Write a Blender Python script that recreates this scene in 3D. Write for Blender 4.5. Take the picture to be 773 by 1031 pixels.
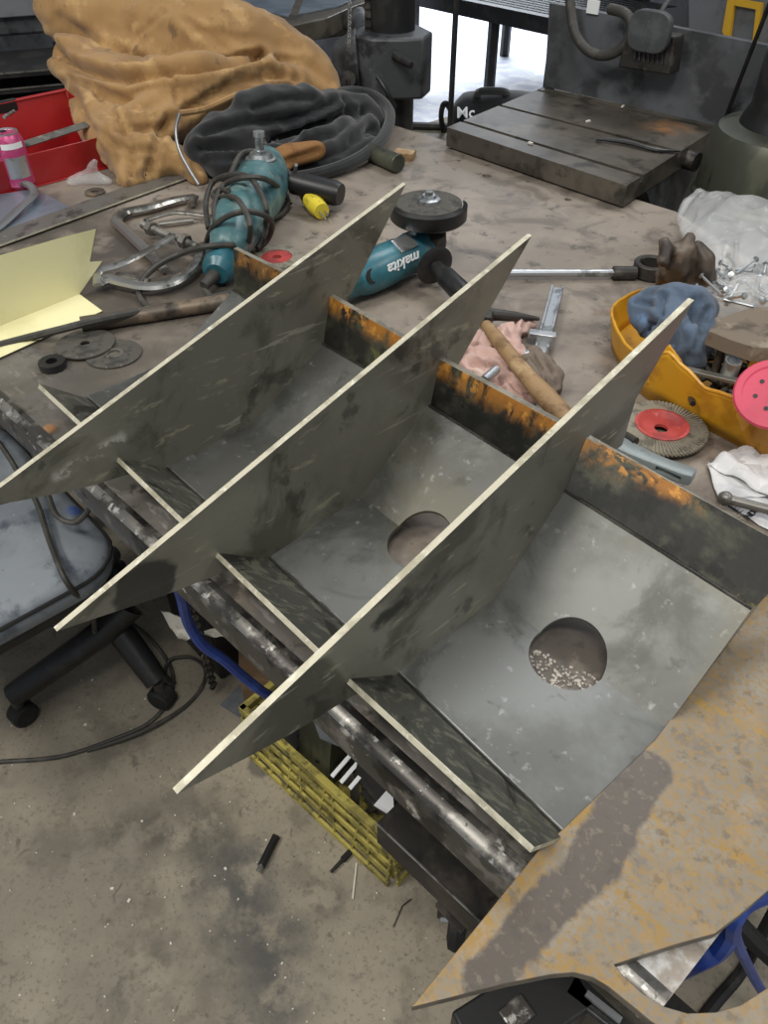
import bpy, bmesh, math, random
from mathutils import Vector, Matrix, noise
random.seed(7)
D = bpy.data; SC = bpy.context.scene; C = SC.collection
for o in list(D.objects): D.objects.remove(o)

# ---------------------------------------------------------------- camera
PI = math.pi
YAW, PIT, ROL, FPX = math.radians(-47.4746), math.radians(42.4082), math.radians(-0.1467), 793.334
TZ = 0.85                                   # table top height
S = 0.22                                    # fin spacing in metres
CAM = Vector((0.78564, -0.45848, TZ + 0.66880))
_f = Vector((math.sin(YAW)*math.cos(PIT), math.cos(YAW)*math.cos(PIT), -math.sin(PIT)))
_r0 = Vector((math.cos(YAW), -math.sin(YAW), 0)); _u0 = _r0.cross(_f)
_r = _r0*math.cos(ROL)+_u0*math.sin(ROL); _u = -_r0*math.sin(ROL)+_u0*math.cos(ROL)
cam = D.objects.new('camera', D.cameras.new('camera')); C.objects.link(cam)
cam.matrix_world = Matrix(((_r.x, _u.x, -_f.x, CAM.x), (_r.y, _u.y, -_f.y, CAM.y), (_r.z, _u.z, -_f.z, CAM.z), (0, 0, 0, 1)))
cam.data.sensor_fit = 'VERTICAL'; cam.data.sensor_height = 36; cam.data.lens = FPX/1031*36
cam.data.clip_start = .02; cam.data.clip_end = 100
SC.camera = cam
# ---------------------------------------------------------------- world, lights, exposure
W = D.worlds.new('shop_air'); SC.world = W; W.use_nodes = True
W.node_tree.nodes['Background'].inputs[0].default_value = (0.86, 0.93, 1.0, 1)
W.node_tree.nodes['Background'].inputs[1].default_value = 0.36
def area(name, loc, tgt, sx, sy, power, col=(1, 1, 1), spread=PI):
    l = D.lights.new(name, 'AREA'); l.shape = 'RECTANGLE'; l.size = sx; l.size_y = sy; l.energy = power; l.color = col; l.spread = spread
    o = D.objects.new(name, l); C.objects.link(o); o.location = loc
    d = Vector(tgt)-Vector(loc); o.rotation_euler = d.to_track_quat('-Z', 'Y').to_euler()
    return o
area('ceiling_light_near', (1.5, -1.3, 4.6), (0.5, 0.0, .8), 1.4, .6, 80, (1, .97, .90))
area('overhead_sheen_light', (-.7, 3.1, 4.8), (.2, .4, .8), 2.2, 1.0, 75, (.97, .98, 1))  # unseen overhead light, placed to put sheen on the nearest tray
area('ceiling_light_side', (3.0, 3.6, 4.8), (.4, .6, .85), 1.8, .8, 55, (1, .98, .94))
area('ceiling_light_floor', (-.9, -2.4, 4.4), (-.1, -.3, 0), 1.6, .8, 95, (1, .96, .88))
area('bay_door_daylight', (-7.0, 7.6, 4.2), (-6, 6.2, 0), 4, 3, 420, (.84, .91, 1), math.radians(100))
SC.view_settings.view_transform = 'Standard'; SC.view_settings.look = 'None'
SC.view_settings.gamma = 1; SC.view_settings.use_curve_mapping = False
SC.view_settings.exposure = 0.0

# ---------------------------------------------------------------- photo measuring helpers
def ray(px, py): return (_f + _r*((px-386.5)/FPX) - _u*((py-515.5)/FPX)).normalized()
def hit(px, py, p0, n):
    d = ray(px, py); n = Vector(n); return CAM + d*((Vector(p0)-CAM).dot(n)/d.dot(n))
def T(px, py, h=0.0): return hit(px, py, (0, 0, TZ+h), (0, 0, 1))      # point over the table top
def F(px, py, h=0.0): return hit(px, py, (0, 0, h), (0, 0, 1))         # point over the floor
def up(px, py, c):                                                     # point in the upright plane through c
    return hit(px, py, c, (_f.x, _f.y, 0))
def wallp(px, py, a, b):                                               # point in the upright plane through a and b
    d = b-a; return hit(px, py, a, (-d.y, d.x, 0))

def PX(px, py, xu): return hit(px, py, (xu*S, 0, 0), (1, 0, 0))        # point in the plane of a fin
def topx(p):                                                           # where a point falls in the photograph
    d = p-CAM; z = d.dot(_f); return 386.5+FPX*d.dot(_r)/z, 515.5-FPX*d.dot(_u)/z
def segd(x, y, L):
    best = 1e9
    for (ax, ay), (bx, by) in zip(L, L[1:]):
        dx, dy = bx-ax, by-ay; t = max(0, min(1, ((x-ax)*dx+(y-ay)*dy)/(dx*dx+dy*dy+1e-9))); q = math.hypot(x-ax-t*dx, y-ay-t*dy)
        best = min(best, q*(1+2.5*abs(t-.5)**4) if len(L) == 2 else q)
    return best
# ---------------------------------------------------------------- materials
def col(h):
    h = h.lstrip('#'); v = [int(h[i:i+2], 16)/255 for i in (0, 2, 4)]
    return tuple((x/12.92 if x <= .04045 else ((x+.055)/1.055)**2.4) for x in v)+(1,)
def mat(name, base, rough=.6, metal=0., layers=(), bump=None, rvar=None, alpha=None, trans=None, coat=0, spec=None, sheen=0):
    m = D.materials.new(name); m.use_nodes = True; nt = m.node_tree; N = nt.nodes; L = nt.links
    b = N['Principled BSDF']; b.inputs['Roughness'].default_value = rough; b.inputs['Metallic'].default_value = metal
    if coat: b.inputs['Coat Weight'].default_value = coat; b.inputs['Coat Roughness'].default_value = .15
    if spec is not None: b.inputs['Specular IOR Level'].default_value = spec
    if sheen: b.inputs['Sheen Weight'].default_value = sheen
    if alpha is not None: b.inputs['Alpha'].default_value = alpha
    if trans is not None: b.inputs['Transmission Weight'].default_value = trans
    tc = N.new('ShaderNodeTexCoord'); geo = N.new('ShaderNodeNewGeometry')
    def math_(op, a, bb=None, clamp=False):
        n = N.new('ShaderNodeMath'); n.operation = op; n.use_clamp = clamp
        for i, v in enumerate((a, bb)):
            if v is None: continue
            if isinstance(v, (int, float)): n.inputs[i].default_value = v
            else: L.new(v, n.inputs[i])
        return n.outputs[0]
    def nz(scale, st=(1, 1, 1), detail=6, dist=0., rot=(0, 0, 0), world=False, seed=0., kind='noise'):
        mp = N.new('ShaderNodeMapping'); mp.inputs['Scale'].default_value = st; mp.inputs['Rotation'].default_value = rot; mp.inputs['Location'].default_value = (seed, seed*.7, seed*1.3)
        L.new(geo.outputs['Position'] if world else tc.outputs['Object'], mp.inputs[0])
        if kind == 'vor':
            t = N.new('ShaderNodeTexVoronoi'); t.inputs['Scale'].default_value = scale; L.new(mp.outputs[0], t.inputs['Vector']); return t.outputs['Distance']
        t = N.new('ShaderNodeTexNoise'); t.inputs['Scale'].default_value = scale; t.inputs['Detail'].default_value = detail
        t.inputs['Roughness'].default_value = .62; t.inputs['Distortion'].default_value = dist
        L.new(mp.outputs[0], t.inputs['Vector']); return t.outputs['Fac']
    def ramp(v, lo, hi):
        n = N.new('ShaderNodeMapRange'); n.interpolation_type = 'SMOOTHSTEP'; L.new(v, n.inputs[0])
        n.inputs[1].default_value = lo; n.inputs[2].default_value = hi; return n.outputs[0]
    cur = None; curR = None
    for i, ly in enumerate(layers):
        c_, s_, lo, hi = ly[:4]; op = ly[4] if len(ly) > 4 else {}
        f = ramp(nz(s_, op.get('st', (1, 1, 1)), op.get('detail', 6), op.get('dist', 0), op.get('rot', (0, 0, 0)), op.get('world', False), op.get('seed', i*3.1), op.get('kind', 'noise')), lo, hi)
        mk = op.get('mask')
        if mk:
            wob = math_('MULTIPLY', math_('SUBTRACT', nz(mk[-1][0], seed=9., world=True), .5), mk[-1][1])
            if mk[0] == 'blob':          # centre, radius, softness
                vs = N.new('ShaderNodeVectorMath'); vs.operation = 'DISTANCE'; L.new(geo.outputs['Position'], vs.inputs[0]); vs.inputs[1].default_value = tuple(mk[1])
                q = math_('ADD', vs.outputs['Value'], wob); k = ramp(q, mk[2]+mk[3], mk[2]-mk[3])
            else:                         # band: two points a, b (capsule around the segment), radius, soft
                a, b2 = Vector(mk[1]), Vector(mk[2]); dd = b2-a
                s1 = N.new('ShaderNodeVectorMath'); s1.operation = 'SUBTRACT'; L.new(geo.outputs['Position'], s1.inputs[0]); s1.inputs[1].default_value = a
                dt = N.new('ShaderNodeVectorMath'); dt.operation = 'DOT_PRODUCT'; L.new(s1.outputs[0], dt.inputs[0]); dt.inputs[1].default_value = dd/dd.length_squared
                cl = math_('MULTIPLY', dt.outputs['Value'], 1.0, True)
                sc_ = N.new('ShaderNodeVectorMath'); sc_.operation = 'SCALE'; sc_.inputs[0].default_value = dd; L.new(cl, sc_.inputs['Scale'])
                ds = N.new('ShaderNodeVectorMath'); ds.operation = 'DISTANCE'; L.new(s1.outputs[0], ds.inputs[0]); L.new(sc_.outputs[0], ds.inputs[1])
                q = math_('ADD', ds.outputs['Value'], wob); k = ramp(q, mk[3]+mk[4], mk[3]-mk[4])
            f = math_('MULTIPLY', f, k)
        f = math_('MULTIPLY', f, op.get('amt', 1.0), True)
        mx = N.new('ShaderNodeMix'); mx.data_type = 'RGBA'; L.new(f, mx.inputs[0])
        if cur is None: mx.inputs[6].default_value = col(base)
        else: L.new(cur, mx.inputs[6])
        mx.inputs[7].default_value = col(c_); cur = mx.outputs[2]
        if 'rough' in op:
            mr = N.new('ShaderNodeMix'); L.new(f, mr.inputs[0])
            if curR is None: mr.inputs[2].default_value = rough
            else: L.new(curR, mr.inputs[2])
            mr.inputs[3].default_value = op['rough']; curR = mr.outputs[0]
    if cur is None: b.inputs['Base Color'].default_value = col(base)
    else: L.new(cur, b.inputs['Base Color'])
    if rvar:
        n = N.new('ShaderNodeMapRange'); L.new(nz(rvar[0]), n.inputs[0]); n.inputs[1].default_value = .3; n.inputs[2].default_value = .7
        n.inputs[3].default_value = rvar[1]; n.inputs[4].default_value = rvar[2]
        if curR is None: curR = n.outputs[0]
    if curR is not None: L.new(curR, b.inputs['Roughness'])
    if bump:
        bn = N.new('ShaderNodeBump'); bn.inputs['Strength'].default_value = bump[1]; bn.inputs['Distance'].default_value = bump[2] if len(bump) > 2 else .002
        L.new(nz(bump[0], st=bump[3] if len(bump) > 3 else (1, 1, 1)), bn.inputs['Height']); L.new(bn.outputs[0], b.inputs['Normal'])
    return m

# ---------------------------------------------------------------- mesh builder
def smooth_path(pts, k):
    pts = [Vector(p) for p in pts]
    if k <= 1 or len(pts) < 3: return pts
    out = []
    for i in range(len(pts)-1):
        p0 = pts[max(i-1, 0)]; p1 = pts[i]; p2 = pts[i+1]; p3 = pts[min(i+2, len(pts)-1)]
        for j in range(k):
            t = j/k; out.append(.5*((2*p1)+(p2-p0)*t+(2*p0-5*p1+4*p2-p3)*t*t+(3*p1-p0-3*p2+p3)*t*t*t))
    out.append(pts[-1]); return out
def smooth_vals(v, k):
    if k <= 1 or len(v) < 3: return list(v)
    out = []
    for i in range(len(v)-1):
        for j in range(k): out.append(v[i]+(v[i+1]-v[i])*j/k)
    return out+[v[-1]]
class MB:
    def __init__(s): s.v = []; s.f = []; s.mi = []
    def add(s, vs, fs, mi=0):
        b = len(s.v); s.v += [Vector(v) for v in vs]; s.f += [tuple(b+i for i in f) for f in fs]; s.mi += [mi]*len(fs) if isinstance(mi, int) else list(mi); return s
    def box(s, c, size, rz=0., R=None, mi=0):
        R = R or Matrix.Rotation(rz, 3, 'Z'); c = Vector(c); x, y, z = [q/2 for q in size]
        vs = [c+R@Vector((a*x, b*y, d*z)) for d in (-1, 1) for b in (-1, 1) for a in (-1, 1)]
        return s.add(vs, [(0, 2, 3, 1), (4, 5, 7, 6), (0, 1, 5, 4), (2, 6, 7, 3), (0, 4, 6, 2), (1, 3, 7, 5)], mi)
    def prism(s, pts, off, mi=0, side=None):
        pts = [Vector(p) for p in pts]; off = Vector(off); n = len(pts)
        nrm = Vector((0, 0, 0))
        for i in range(n): nrm += pts[i].cross(pts[(i+1) % n])
        if nrm.dot(off) > 0: pts = pts[::-1]
        vs = pts+[p+off for p in pts]
        fs = [tuple(range(n)), tuple(range(2*n-1, n-1, -1))]+[(i, i+n, (i+1) % n+n, (i+1) % n) for i in range(n)]
        return s.add(vs, fs, [mi, mi]+[mi if side is None else side]*n)
    def bar(s, a, b, w, h, upv=(0, 0, 1), mi=0):
        a = Vector(a); b = Vector(b); d = (b-a); L = d.length; d.normalize(); y = Vector(upv).cross(d).normalized(); z = d.cross(y)
        return s.box((a+b)/2, (L, w, h), R=Matrix((d, y, z)).transposed(), mi=mi)
    def tube(s, pts, r, n=10, k=1, closed=False, mi=0, flat=1.):
        m = len(pts); rr = [r]*m if isinstance(r, (int, float)) else list(r)
        if closed: pts = list(pts)+[pts[0]]; rr = rr+[rr[0]]
        P = smooth_path(pts, k); Rr = smooth_vals(rr, k) if k > 1 and m > 2 else rr
        if closed: P = P[:-1]; Rr = Rr[:-1]
        vs = []; up_ = None; N_ = len(P)
        for i, p in enumerate(P):
            if closed: d = P[(i+1) % N_]-P[i-1]
            else: d = P[min(i+1, N_-1)]-P[max(i-1, 0)]
            if d.length < 1e-9: d = Vector((0, 0, 1))
            d.normalize()
            if up_ is None: up_ = Vector((0, 0, 1)) if abs(d.z) < .9 else Vector((1, 0, 0))
            x = up_.cross(d).normalized(); y = d.cross(x); up_ = y
            for j in range(n):
                a = 2*PI*j/n; vs.append(p+x*math.cos(a)*Rr[i]+y*math.sin(a)*Rr[i]*flat)
        fs = []
        for i in range(N_ if closed else N_-1):
            for j in range(n):
                a = i*n+j; b2 = i*n+(j+1) % n; c2 = ((i+1) % N_)*n+(j+1) % n; d2 = ((i+1) % N_)*n+j; fs.append((a, b2, c2, d2))
        if not closed: fs += [tuple(range(n-1, -1, -1)), tuple(range((N_-1)*n, N_*n))]
        return s.add(vs, fs, mi)
    def lathe(s, prof, o, axis=(0, 0, 1), n=28, mi=0, closed=False):
        ax = Vector(axis).normalized(); x = ax.orthogonal().normalized(); y = ax.cross(x); o = Vector(o); vs = []
        for (r, z) in prof:
            for j in range(n):
                a = 2*PI*j/n; vs.append(o+ax*z+(x*math.cos(a)+y*math.sin(a))*max(r, 1e-5))
        m = len(prof); fs = [(i*n+j, i*n+(j+1) % n, (i+1)*n+(j+1) % n, (i+1)*n+j) for i in range(m-1) for j in range(n)]
        if closed: fs += [((m-1)*n+j, (m-1)*n+(j+1) % n, (j+1) % n, j) for j in range(n)]
        else: fs += [tuple(range(n-1, -1, -1)), tuple(range((m-1)*n, m*n))]
        return s.add(vs, fs, mi)
    def cyl(s, a, b, r, n=20, mi=0):
        a = Vector(a); b = Vector(b); return s.lathe([(r, 0), (r, (b-a).length)], a, b-a, n, mi)
    def ring(s, o, R_, r, h, axis=(0, 0, 1), n=28, mi=0):
        return s.lathe([(r, 0), (R_, 0), (R_, h), (r, h)], o, axis, n, mi, closed=True)
    def sphere(s, c, r, sc=(1, 1, 1), n=14, mi=0):
        c = Vector(c); vs = [c+Vector((0, 0, -r*sc[2]))]
        m = n//2
        for i in range(1, m):
            t = -PI/2+PI*i/m
            for j in range(n): a = 2*PI*j/n; vs.append(c+Vector((math.cos(t)*math.cos(a)*r*sc[0], math.cos(t)*math.sin(a)*r*sc[1], math.sin(t)*r*sc[2])))
        vs.append(c+Vector((0, 0, r*sc[2]))); e = len(vs)-1; fs = [(0, 1+(j+1) % n, 1+j) for j in range(n)]
        for i in range(m-2):
            for j in range(n): a = 1+i*n; fs.append((a+j, a+(j+1) % n, a+n+(j+1) % n, a+n+j))
        a = 1+(m-2)*n; fs += [(a+j, a+(j+1) % n, e) for j in range(n)]
        return s.add(vs, fs, mi)
    def grid(s, rows, mi=0):
        n = len(rows[0]); vs = [p for r_ in rows for p in r_]
        return s.add(vs, [(i*n+j, i*n+j+1, (i+1)*n+j+1, (i+1)*n+j) for i in range(len(rows)-1) for j in range(n-1)], mi)
    def build(s, name, m, parent=None, sm=True, bevel=0, subsurf=0, solid=0, org=None, ang=35, offs=-1):
        me = D.meshes.new(name)
        if org is None:
            if parent is not None: org = Vector((0, 0, 0)); q = parent
            else:
                xs = [v.x for v in s.v]; ys = [v.y for v in s.v]; zs = [v.z for v in s.v]
                org = Vector(((min(xs)+max(xs))/2, (min(ys)+max(ys))/2, min(zs)))
        base = Vector((0, 0, 0))
        q = parent
        while q is not None: base += q.location; q = q.parent
        if parent is not None: org = base
        me.from_pydata([v-org for v in s.v], [], s.f)
        for mm in (m if isinstance(m, (list, tuple)) else [m]): me.materials.append(mm)
        for p, i in zip(me.polygons, s.mi): p.material_index = i; p.use_smooth = sm
        bm = bmesh.new(); bm.from_mesh(me); bmesh.ops.recalc_face_normals(bm, faces=bm.faces); bm.to_mesh(me); bm.free()
        if sm and not subsurf: me.set_sharp_from_angle(angle=math.radians(ang))
        o = D.objects.new(name, me); C.objects.link(o)
        if parent is not None: o.parent = parent
        else: o.location = org
        if solid: md = o.modifiers.new('solid', 'SOLIDIFY'); md.thickness = solid; md.offset = offs
        if subsurf: md = o.modifiers.new('sub', 'SUBSURF'); md.levels = subsurf; md.render_levels = subsurf
        if bevel: md = o.modifiers.new('bev', 'BEVEL'); md.width = bevel; md.segments = 2; md.limit_method = 'ANGLE'; md.angle_limit = math.radians(40)
        return o
def bake(o):
    bpy.context.view_layer.update()
    dg = bpy.context.evaluated_depsgraph_get(); me = D.meshes.new_from_object(o.evaluated_get(dg)); o.modifiers.clear(); o.data = me; return me
def cut(o, cutters, ang=25):
    for c in cutters:
        md = o.modifiers.new('cut', 'BOOLEAN'); md.operation = 'DIFFERENCE'; md.object = c; md.solver = 'EXACT'
    bake(o); o.data.set_sharp_from_angle(angle=math.radians(ang))
    for c in cutters: D.objects.remove(c)
def thing(name, label, cat, loc, group=None):
    o = D.objects.new(name, None); C.objects.link(o); o.location = loc; o.empty_display_size = .05
    return tag(o, label, cat, group)
def tag(o, label, cat, group=None, kind=None):
    o['label'] = label; o['category'] = cat
    if group: o['group'] = group
    if kind: o['kind'] = kind
    return o
def lab(o, label): o['label'] = label; return o
def struct(o): o['kind'] = 'structure'; return o
def copy_tree(o, parent=None):
    c = o.copy(); C.objects.link(c); c.parent = parent
    for ch in list(o.children): copy_tree(ch, c)
    return c
def place(o, p, e=(0, 0, 0)): o.location = p; o.rotation_euler = e; return o
def soft(name, balls, m, voxel=.012, smooth=6, folds=None, parent=None, floor=None, disp=0.0, dscale=20, wr=None, val=None):
    """cloth or soft heap: strings of balls merged into one skin, then creased"""
    b = MB()
    for string in balls:
        P = [Vector(q[0]) for q in string]; Rr = [q[1] for q in string]
        if len(P) == 1: b.sphere(P[0], Rr[0]); continue
        for i in range(len(P)-1):
            L = (P[i+1]-P[i]).length; n = max(1, int(L/(min(Rr[i], Rr[i+1])*.35)))
            for j in range(n+1): t = j/n; b.sphere(P[i].lerp(P[i+1], t), Rr[i]*(1-t)+Rr[i+1]*t, n=12)
    o = b.build(name, m, parent)
    md = o.modifiers.new('r', 'REMESH'); md.mode = 'VOXEL'; md.voxel_size = voxel
    md = o.modifiers.new('s', 'SMOOTH'); md.iterations = smooth; md.factor = .6
    bake(o); me = o.data
    base = Vector(o.location); q = o.parent
    while q is not None: base += q.location; q = q.parent
    co = [v.co+base for v in me.vertices]; nr = [v.normal.copy() for v in me.vertices]
    for v, c_, n_ in zip(me.vertices, co, nr):
        d = 0
        if folds:
            for (dirv, freq, amp) in folds:
                w = noise.noise(c_*3.0)*2.2; ph = c_.dot(Vector(dirv))*freq+w*2.0
                d += amp*(1-2*abs(math.sin(ph)))*(.4+.6*abs(noise.noise(c_*5+Vector((3, 1, 7)))*2))
        if disp: d += disp*noise.fractal(c_*dscale, 1.0, 2.0, 3)
        if val and n_.dot(CAM-c_) > 0:
            x_, y_ = topx(c_)
            for (L_, am, w_) in val:
                q_ = segd(x_, y_, L_)
                if q_ < 4*w_: d -= am*(math.exp(-(q_/w_)**2)-.45*math.exp(-((q_-2.0*w_)/w_)**2))
        if wr: d += wr[0]*(abs(noise.noise(c_*wr[1]))*-2+.5)
        p = c_+n_*d
        if floor is not None and p.z < floor: p.z = floor+random.random()*.0003
        v.co = p-base
    for p in me.polygons: p.use_smooth = True
    me.update(); return o
def text(body, size, loc, R3, m, parent=None, name='lettering', ext=.0006, shear=0, sx=1.):
    cu = D.curves.new('t', 'FONT'); cu.body = body; cu.size = size; cu.extrude = ext; cu.align_x = 'CENTER'; cu.align_y = 'CENTER'; cu.shear = shear; cu.offset = size*.012
    o = D.objects.new('t', cu); C.objects.link(o); bpy.context.view_layer.update()
    me = D.meshes.new_from_object(o.evaluated_get(bpy.context.evaluated_depsgraph_get())); D.objects.remove(o)
    base = Vector((0, 0, 0)); q = parent
    while q is not None: base += q.location; q = q.parent
    for v in me.vertices: v.co = Vector(loc)-base+R3@Vector((v.co.x*sx, v.co.y, v.co.z))
    me.materials.clear(); me.materials.append(m)
    t = D.objects.new(name, me); C.objects.link(t); t.parent = parent; return t
def frame3(x, y):
    x = Vector(x).normalized(); z = x.cross(Vector(y)).normalized(); y = z.cross(x); return Matrix((x, y, z)).transposed()

#PART2
# ---------------------------------------------------------------- material library
M = {}
t_ = .033
fl = [F(150, 830), F(250, 900), F(270, 960), F(300, 1020)]
M['concrete'] = mat('concrete', '#877f71', .75, layers=[
    ('#99907f', 3.0, .42, .62, {}), ('#6a6358', 7, .50, .66, {'amt': .7}), ('#5d574e', 26, .60, .70, {'amt': .7, 'dist': 1}), ('#4e4a44', 60, .68, .74, {'amt': .7}), ('#b3aa98', 90, .66, .74, {'amt': .5}), ('#6a6357', 130, .54, .64, {'amt': .55}),
    ('#4a4a4a', 12, .36, .55, {'amt': .85, 'mask': ('band', F(235, 870), F(280, 1000), .06, .06, (9, .16))}),
    ('#504c45', 9, .40, .55, {'amt': .75, 'mask': ('band', F(120, 850), F(215, 830), .05, .05, (11, .14))}),
    ('#4c4a46', 8, .3, .45, {'amt': .7, 'mask': ('blob', F(262, 770), .028, .006, (20, .02))}),
    ('#5c564c', 16, .45, .55, {'amt': .7, 'mask': ('blob', F(130, 990), .06, .05, (14, .1))}),
    ('#514d46', 16, .40, .55, {'amt': .7, 'mask': ('blob', F(325, 905), .04, .03, (14, .06))})],
    bump=(55, .35, .002))
M['apron'] = mat('daylit_concrete', '#e3e6f0', .45, layers=[('#c9cfe0', 2.2, .4, .6, {'st': (1, 3, 1)}), ('#f2f3f8', 9, .5, .6, {})])  # blue-white glare of daylight on the far floor is put into the colour
tl0, tl1 = T(0, 420), T(517, 883)
HOLEC = T(571, 660, .018)
M['bench'] = mat('bench_steel', '#857b70', .52, .15, layers=[
    ('#978c80', 4, .42, .6, {}), ('#665e56', 9, .48, .64, {'amt': .8, 'dist': .8}), ('#544e48', 30, .58, .68, {'amt': .8}), ('#a69a8c', 50, .64, .72, {'amt': .5, 'st': (1, 3, 1)}), ('#6f5a45', 6, .6, .7, {'amt': .6}),
    ('#6a6763', 11, .28, .5, {'amt': .85, 'mask': ('band', T(-200, 230), T(500, 850), .15, .05, (8, .1)), 'rough': .35}),
    ('#47433e', 11, .28, .5, {'amt': .8, 'mask': ('band', T(-100, 190), T(170, 290), .16, .08, (8, .12)), 'rough': .42}),
    ('#9c9893', 24, .56, .64, {'amt': .7, 'st': (1, 4, 1), 'mask': ('band', T(-100, 330), T(500, 860), .12, .05, (8, .1)), 'rough': .3}),
    ('#c9c8c6', 38, .38, .62, {'amt': .95, 'mask': ('band', T(640, 965), T(720, 955), .055, .004, (2, .0)), 'rough': .4}),
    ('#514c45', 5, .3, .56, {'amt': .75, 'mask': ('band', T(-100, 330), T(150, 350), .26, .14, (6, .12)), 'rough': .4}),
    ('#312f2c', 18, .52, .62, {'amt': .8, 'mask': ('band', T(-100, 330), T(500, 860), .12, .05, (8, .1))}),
    ('#4c4743', 24, .3, .5, {'amt': .8, 'mask': ('blob', (HOLEC.x, HOLEC.y, TZ), .09, .02, (14, .03))}), ('#26231f', 10, .49, .51, {'amt': .0}),
    ('#c8873c', 16, .45, .5, {'amt': .4, 'mask': ('blob', T(48, 432), .012, .006, (40, .02))})],
    bump=(40, .3, .001), )
M['lipworn'] = mat('lip_wear_highlight', '#87847f', .4, .6, layers=[('#4d4a47', 22, .45, .56, {}), ('#c4c2bd', 60, .56, .66, {}), ('#35332f', 60, .60, .68, {})], bump=(40, .4, .0015))  # bright bend of the lip: worn steel plus a highlight put into the colour
M['lip'] = mat('scuffed_lip_steel', '#4b4946', .38, .5, layers=[('#77736e', 26, .5, .62, {}), ('#b9b6b0', 45, .62, .7, {}), ('#23211f', 12, .52, .62, {})], bump=(40, .5, .002))
M['tray'] = mat('mill_steel', '#5f5f5b', .42, .5, layers=[
    ('#757673', 5, .42, .62, {}), ('#4c4d4a', 8, .5, .64, {'amt': .8, 'dist': .6}), ('#45443f', 30, .60, .7, {'amt': .6}), ('#a3a4a3', 70, .60, .72, {'amt': .55, 'rough': .5}), ('#625d4c', 4, .55, .66, {'amt': .5}),
    ('#3a3933', 9, .3, .5, {'amt': .75, 'mask': ('band', T(405, 670), T(500, 600), .02, .015, (18, .05))}),
    ('#a98a3c', 30, .35, .5, {'amt': .75, 'mask': ('band', T(605, 625, .03), T(640, 582, .06), .008, .004, (30, .015))})],
    rvar=(14, .33, .52), bump=(70, .08, .0006))
M['strip'] = mat('front_strip_steel', '#55554f', .38, .5, layers=[('#7b7b6c', 14, .5, .62, {'dist': 5, 'st': (1, 1, 1)}), ('#2f2f2b', 8, .52, .62, {'dist': 2}), ('#86835e', 9, .62, .7, {'amt': .5})], bump=(60, .1, .0006))
M['fin'] = mat('plate_steel', '#77756a', .45, .35, layers=[
    ('#89877a', 3.5, .42, .62, {}), ('#57564c', 7, .5, .63, {'amt': .9, 'dist': .7}), ('#aaa58e', 60, .60, .70, {'amt': .7, 'st': (1, .35, 1.2), 'rot': (.8, 0, 0)}), ('#b5b2a4', 30, .635, .66, {'amt': .5, 'st': (1, .25, 2.5), 'rot': (-.6, 0, 0), 'dist': .6}), ('#333330', 14, .58, .66, {'amt': .6}), ('#8a8a86', 90, .66, .74, {'amt': .6}),
    ('#24241f', 22, .35, .5, {'amt': .9, 'mask': ('band', PX(384, 622, 2+t_), PX(408, 606, 2+t_), .010, .005, (30, .035))}),
    ('#27282a', 6, .2, .4, {'amt': .75, 'mask': ('blob', PX(146, 590, 1+t_), .034, .004, (24, .03)), 'rough': .25}),
    ('#c6c4be', 26, .50, .56, {'amt': .85, 'mask': ('band', PX(58, 480, t_), PX(122, 442, t_), .007, .007, (30, .03))})],
    rvar=(9, .32, .52), bump=(60, .12, .0006))
M['cut'] = mat('bare_cut_edge', '#c9c3ae', .5, .25, layers=[('#aaa48f', 30, .45, .62, {'st': (1, 1, 1)}), ('#e0dccb', 80, .55, .7, {})], bump=(150, .15, .0004))
M['edge2'] = mat('worn_cut_edge', '#8e897d', .5, .35, layers=[('#6f6a60', 30, .45, .62, {}), ('#a9a397', 80, .6, .7, {})])
M['backrust'] = mat('rusty_scaled_steel', '#2b2a22', .55, .2, layers=[('#4a493c', 14, .45, .6, {}), ('#6b6a3a', 24, .62, .68, {'amt': .6}), ('#171713', 18, .5, .62, {'st': (1, 1, .4)}),
    ], bump=(60, .5, .001))
def rustback(a, b, amt):
    return mat('orange_rust_scale', '#26251f', .6, .15, layers=[('#474638', 14, .45, .6, {}), ('#6c6a38', 24, .62, .68, {'amt': .6}), ('#141410', 18, .5, .62, {}),
        ('#a8702c', 34, .40, .54, {'amt': amt, 'dist': 1.2, 'st': (1, 1, .45), 'mask': ('band', a, b, .017, .014, (26, .05))}),
        ('#c98d3e', 60, .52, .6, {'amt': amt, 'mask': ('band', a, b, .014, .01, (26, .05))})], bump=(60, .6, .0012))
rp = lambda x, y: T(x, y, .012)
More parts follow.
